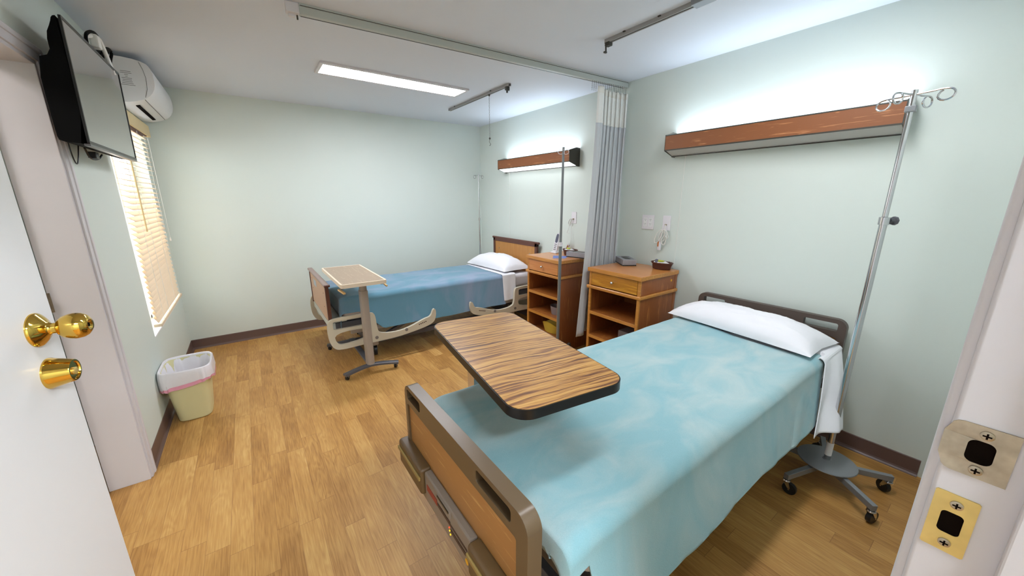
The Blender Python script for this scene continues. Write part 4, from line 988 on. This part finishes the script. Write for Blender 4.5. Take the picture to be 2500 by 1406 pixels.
# shelf contents
def basin(cx_, cy_, z, rx, ry, h, mat, name, label, cat, wavy=0, top=1.25):
    bm = B(); n = 40; rings = []
    for (k_, hh) in ((.98, .0015), (1.0, .004), (1+(top-1)*.5, h*.5), (top, h), (top*.97, h-.001), ((1+(top-1)*.5)*.95, h*.5), (.93, .006)):
        rings.append([Vector((cx_+rx*k_*math.cos(2*PI*i/n), cy_+ry*k_*math.sin(2*PI*i/n), z+hh+(wavy*hh/h*math.cos(2*2*PI*i/n+PI)))) for i in range(n)])
    vs = [[bm.verts.new(p) for p in r] for r in rings]
    for a, b in zip(vs, vs[1:]):
        for i in range(n): bm.faces.new((a[i], a[(i+1) % n], b[(i+1) % n], b[i]))
    bm.faces.new(vs[0][::-1]); bm.faces.new(vs[-1])
    o = finish(name, bm, mat, None, 60); tag(o, label, cat); return o
basin(2.42, 2.585, .350, .055, .075, .085, 'greybasin', 'grey_cup', 'grey plastic tub on the middle shelf of the nightstand by the far bed', 'tub', 0, 1.2)
basin(2.42, 2.66, .140, .055, .10, .095, 'yellow', 'yellow_basin', 'yellow curved basin on the bottom shelf of the nightstand by the far bed', 'basin', -.025, 1.3)
bm = B(); box(bm, 2.42, 2.60, 1.64, 1.84, .333, .405, .006); o = finish('storage_tray', bm, 'greybasin'); tag(o, 'dark grey tray on the middle shelf of the nightstand nearest the camera', 'tray')

# ================================================================== WALL PLATES AND CALL CORDS
WX = XR-.001
t = thing('power_outlet', 'square white four-socket outlet above the nightstand nearest the camera', 'outlet', (WX, 1.895, 1.23))
part('cover_plate', t, 'plate', lambda bm: box(bm, WX-.006, WX, 1.838, 1.955, 1.225, 1.345, .003))
for y in (1.872, 1.921):
    s = part('socket', t, 'frame_white', lambda bm: box(bm, WX-.008, WX-.005, y-.017, y+.017, 1.248, 1.322, .002))
    part('slots', s, 'ink', lambda bm: [box(bm, WX-.0087, WX-.0079, y+a-.001, y+a+.001, z-.004, z+.004) for a in (-.006, .006) for z in (1.309, 1.272)]+[cyl(bm, (WX-.0079, y, z), (WX-.0087, y, z), .0024, 8) for z in (1.298, 1.261)])
def callplate(y, label, light=True):
    t = thing('call_plate', label, 'wall plate', (WX, y, 1.23))
    part('cover_plate', t, 'plate', lambda bm: box(bm, WX-.006, WX, y-.035, y+.035, 1.225, 1.345, .003))
    part('jack', t, 'steel_worn', lambda bm: cyl(bm, (WX-.006, y, 1.272), (WX-.020, y, 1.272), .007, 12))
callplate(1.723, 'white call jack plate nearest the square outlet, cord plugged in')
callplate(2.782, 'white wall plate beside the curtain, above the far nightstand')
def loops(y, z, n, r, seed, x0=WX-.016):
    random.seed(seed); out = []
    for k_ in range(n):
        a = random.uniform(-.6, .6); rr = r*random.uniform(.6, 1.1); cx_ = y+random.uniform(-.01, .01); pts = []
        for i in range(18):
            b = 2*PI*i/18; u = rr*.38*math.cos(b); v = -rr+rr*math.sin(b)+rr
            v = rr*math.sin(b)-rr
            pts.append((x0-random.uniform(0, .002)-.004*k_, cx_+u*math.cos(a)-v*math.sin(a), z+u*math.sin(a)+v*math.cos(a)))
        out.append(pts)
    return out
t = thing('call_bell_cord', 'coiled white call cord with an orange button hanging above the near nightstand', 'call cord', (WX-.02, 1.74, 1.06))
part('coiled_cable', t, 'cord', lambda bm: [tube(bm, p, .0029, 6, True) for p in loops(1.725, 1.232, 8, .058, 4)]+[tube(bm, [(WX-.02, 1.723, 1.272), (WX-.024, 1.722, 1.25), (WX-.022, 1.725, 1.225)], .003, 6)])
hn = part('hand_switch', t, 'plate', lambda bm: box(bm, WX-.034, WX-.014, 1.744, 1.772, 1.062, 1.150, .005))
part('orange_button', hn, 'orange', lambda bm: box(bm, WX-.036, WX-.0335, 1.757, 1.768, 1.092, 1.142, .001))
t = thing('call_bell_cord', 'white call cord draped from the wall plate beside the curtain', 'call cord', (WX-.02, 2.79, .95))
part('coiled_cable', t, 'cord', lambda bm: [tube(bm, p, .002, 6, True) for p in loops(2.80, 1.275, 4, .05, 9)]+[tube(bm, smoothloop([(WX-.02, 2.80, 1.20), (WX-.025, 2.79, 1.12), (WX-.03, 2.785, 1.05), (WX-.05, 2.80, 1.0)], 2, False), .002, 6), tube(bm, smoothloop([(WX-.02, 2.81, 1.24), (WX-.03, 2.84, 1.15), (WX-.03, 2.86, 1.12), (WX-.03, 2.82, 1.12)], 2, False), .002, 6)])
hn = part('hand_switch', t, 'plate', lambda bm: beam(bm, (WX-.05, 2.795, 1.01), (WX-.05, 2.825, .945), .02, .024, .004))
part('orange_button', hn, 'orange', lambda bm: beam(bm, (WX-.063, 2.80, .998), (WX-.063, 2.815, .962), .003, .01, 0))

# ================================================================== IV POLES
def iv_pole(name, label, c, top, join, r1, r2_, mats, hook_len, hook_r, hook_az, R=.27, discr=.125, knob=True, legs=5, leg0=-55, base=True, cut=0, discz=.135):
    x, y = c; t = thing(name, label, 'iv pole', (x, y, 0))
    mp_, mh, mb = mats
    part('lower_tube', t, mp_, lambda bm: cyl(bm, (x, y, discz), (x, y, join), r1, 20), 60)
    part('upper_tube', t, mp_, lambda bm: cyl(bm, (x, y, join-.02), (x, y, top), r2_, 18), 60)
    part('collar', t, mh, lambda bm: lathe(bm, [(r1, 0), (r1*1.35, .001), (r1*1.35, .034), (r2_, .036)], (x, y, join-.018), (0, 0, 1), 20))
    if knob:
        kd = Vector((rt.x, rt.y, 0)).normalized()
        k_ = part('tightening_knob', t, 'darkgrey', lambda bm: (cyl(bm, Vector((x, y, join))+kd*r1, Vector((x, y, join))+kd*.030, .006, 12), lathe(bm, [(.010, 0), (.012, .012), (.019, .014), (.020, .024), (.016, .027), (.001, .027)], Vector((x, y, join))+kd*.026, kd, 8)))
    part('hook_clamp', t, 'greymetal', lambda bm: box(bm, x-r2_*1.6, x+r2_*1.6, y-r2_*1.6, y+r2_*1.6, top-.085, top-.062, .002)) if knob else None
    for k_ in range(4):
        az = hook_az+k_*PI/2; d = Vector((math.cos(az), math.sin(az), 0)); zz = top-.018
        def hk(bm):
            pts = [Vector((x, y, zz))+d*r2_*.5, Vector((x, y, zz))+d*hook_len*.5, Vector((x, y, zz+.001))+d*hook_len*.9]
            cc = Vector((x, y, zz-hook_r))+d*hook_len
            side = Vector((-d.y, d.x, 0))
            for i in range(15):
                b = PI/2-2*PI*i/14*.92; pts.append(cc+d*hook_r*math.cos(b)*1.25+Vector((0, 0, hook_r*math.sin(b)))+side*(.006*i/14))
            tube(bm, pts, .0036 if knob else .0022, 8)
        part('bag_hook', t, mh, hk)
    if base:
        if discr: part('base_disc', t, mb, lambda bm: lathe(bm, [(discr, 0), (discr+.002, .002), (discr, .006), (.02, .010), (r1*1.1, .012)], (x, y, discz-.012), (0, 0, 1), 56))
        for k_ in range(legs):
            a = math.radians(leg0+k_*360/legs); d = Vector((math.cos(a), math.sin(a), 0)); e = Vector((x, y, 0))+d*R
            l_ = part('leg', t, mb, lambda bm: beam(bm, Vector((x, y, discz-.030))+d*.02, e+Vector((0, 0, .092))+d*.012, .024, .030, .002))
            bf, bw = B(), B(); caster(bf, bw, e.x, e.y, .085, .031, .020, a+1.9)
            c_ = finish('caster', bf, 'chrome', l_); finish('wheel', bw, 'rubber', t)
    return t
ivn = iv_pole('iv_pole', 'chrome iv pole with five-legged wheeled base standing beside the near bed', (2.34, .380), 1.922, 1.385, .0145, .0105, ('chrome', 'chrome', 'greymetal'), .10, .021, math.atan2(-.94, -.33))
part('paper_label', ivn, 'paper', lambda bm: cyl(bm, (2.34, .380, .160), (2.34, .380, .235), .0150, 20))
iv_pole('iv_pole', 'dull grey iv pole in front of the orange-drawer nightstand', (2.165, 2.305), 1.885, 1.10, .0135, .0100, ('pole_grey', 'plate', 'pole_grey'), .022, .018, math.atan2(-.6, .8), R=.25, discr=0, knob=False, leg0=20, discz=.10)
iv_pole('iv_pole', 'slim chrome iv pole in the far corner behind the far bed', (2.655, 4.49), 1.80, 1.20, .011, .008, ('chrome', 'chrome', 'greymetal'), .075, .018, .25, R=.13, discr=0, knob=False, legs=4, leg0=45, discz=.10)

# ================================================================== OVERBED TABLES
# near table, seen from above; local frame rotated
TC = Vector((.803, 1.123, 0)); trz = -math.atan2(.65-.531, 1.563-.70)
t = thing('overbed_table', 'wood-grain overbed table with black edge standing over the near bed', 'overbed table', TC, trz)
Rt = WM[t.name]
def TL(bm): bmesh.ops.transform(bm, matrix=Rt, verts=bm.verts)
HW, HL = .214, .432
def f(bm): plate(bm, rrect(-HW+.004, HW-.004, -HL+.004, HL-.004, .066, 9), [], lambda u, v, tt: (u, v, tt), .877, .901); TL(bm)
top = part('table_top', t, 'zebra', f)
def f(bm): plate(bm, rrect(-HW, HW, -HL, HL, .07, 9), [rrect(-HW+.004, HW-.004, -HL+.004, HL-.004, .066, 9)], lambda u, v, tt: (u, v, tt), .868, .8995); TL(bm)
o = part('edge_band', top, 'black', f); 
def f(bm): box(bm, -.05, .05, -.28, .40, .855, .877, .003); TL(bm)
part('support_rail', t, 'greymetal', f)
part('column', t, 'chrome', lambda bm: (box(bm, .800, .856, 1.440, 1.505, .30, .858, .002)))
part('outer_column', t, 'chrome', lambda bm: (box(bm, .794, .862, 1.434, 1.511, .06, .42, .002)))
part('base_bar', t, 'darkgrey', lambda bm: (box(bm, .66, 1.00, 1.45, 1.50, .058, .085, .003)))
for bxx in (.68, .98):
    part('foot_bar', t, 'darkgrey', lambda bm: box(bm, bxx-.02, bxx+.02, .78, 1.50, .062, .085, .003))
for (x, y) in ((.68, .80), (.98, .80), (.68, 1.47), (.98, 1.47)):
    bf, bw = B(), B(); caster(bf, bw, x, y, .064, .024, .018, 1.0); c_ = finish('caster', bf, 'greymetal', t); finish('wheel', bw, 'rubber', c_)

# far table
t = thing('overbed_table', 'small beige overbed table on a grey wheeled base at the foot of the far bed', 'overbed table', (.70, 3.12, 0))
tx0, tx1, tya, tyb = .503, .846, 2.905, 3.765
top = part('table_top', t, 'taupelam', lambda bm: box(bm, tx0+.014, tx1-.014, tya+.014, tyb-.014, .830, .8495))
part('edge_band', top, 'cream', lambda bm: plate(bm, rrect(tx0, tx1, tya, tyb, .016, 4), [rrect(tx0+.014, tx1-.014, tya+.014, tyb-.014, .004, 2)], lambda u, v, tt: (u, v, tt), .822, .8515))
part('support_rail', t, 'beigegrey', lambda bm: box(bm, .535, .835, 3.03, 3.07, .795, .822, .003))
for xa in (.522, .828): part('rail_end', t, 'black', lambda bm: box(bm, xa, xa+.022, 3.025, 3.075, .791, .822, .002))
part('lever', t, 'leverwood', lambda bm: beam(bm, (.505, 3.02, .795), (.530, 2.94, .775), .018, .014, .002))
part('lever', t, 'leverwood', lambda bm: beam(bm, (.855, 3.02, .795), (.862, 2.97, .785), .014, .012, .002))
part('column', t, 'beigegrey', lambda bm: plate(bm, rrect(.680, .732, 3.08, 3.16, .022, 5), [], lambda u, v, tt: (u, v, tt), .26, .80))
part('outer_column', t, 'beigegrey', lambda bm: plate(bm, rrect(.674, .738, 3.074, 3.166, .025, 5), [], lambda u, v, tt: (u, v, tt), .07, .74))
def arcbar(bm, yy, bow):
    pts = []
    for i in range(17):
        s = i/16*2-1; pts.append((.705+.225*s, yy-.012+bow*.045*(1-abs(s)**1.6)-bow*.02, .075-.018*abs(s)**1.5))
    sweep(bm, pts, [(.009, .024), (.012, .018), (.012, -.018), (.009, -.024), (-.009, -.024), (-.009, .024)], upv=(0, 0, 1))
part('front_foot', t, 'darkgrey', lambda bm: arcbar(bm, 3.085, 1))
part('rear_foot', t, 'darkgrey', lambda bm: arcbar(bm, 3.83, -1))
part('spine', t, 'darkgrey', lambda bm: box(bm, .682, .73, 3.12, 3.83, .064, .086, .003))
for (x, y) in ((.495, 3.068), (.905, 3.068), (.495, 3.84), (.905, 3.84)):
    bf, bw = B(), B(); caster(bf, bw, x, y, .060, .024, .018, .9); c_ = finish('caster', bf, 'greymetal', t); finish('wheel', bw, 'rubber', c_)

from collections import defaultdict
byc = defaultdict(list)
for o in bpy.data.objects:
    if o.parent is None and 'category' in o: byc[o['category']].append(o)
GN = {'strike plate': 'strike plates on the entry door frame', 'ceiling light': 'fluorescent panels set in the ceiling', 'wall light': 'wood-fronted wall lights above the beds',
      'cord': 'pull cords of the wall lights', 'ceiling rail': 'short ceiling rails above the beds', 'bed': 'hospital beds', 'mattress': 'mattresses on the beds', 'blanket': 'fleece blankets on the beds',
      'bed sheet': 'folded sheets on the beds', 'pillow': 'white pillows', 'nightstand': 'wooden nightstands beside the beds', 'tissue box': 'tissue boxes on the nightstands', 'basket': 'wicker baskets on the nightstands',
      'tissues': 'tissues in the baskets', 'bottle': 'lime bottles in the baskets', 'wall plate': 'white wall plates above the nightstands', 'call cord': 'white call cords on the wall', 'iv pole': 'iv poles', 'overbed table': 'overbed tables'}
for c_, os_ in byc.items():
    if len(os_) > 1:
        for o in os_: o['group'] = GN[c_]
print('objects', len(bpy.data.objects))
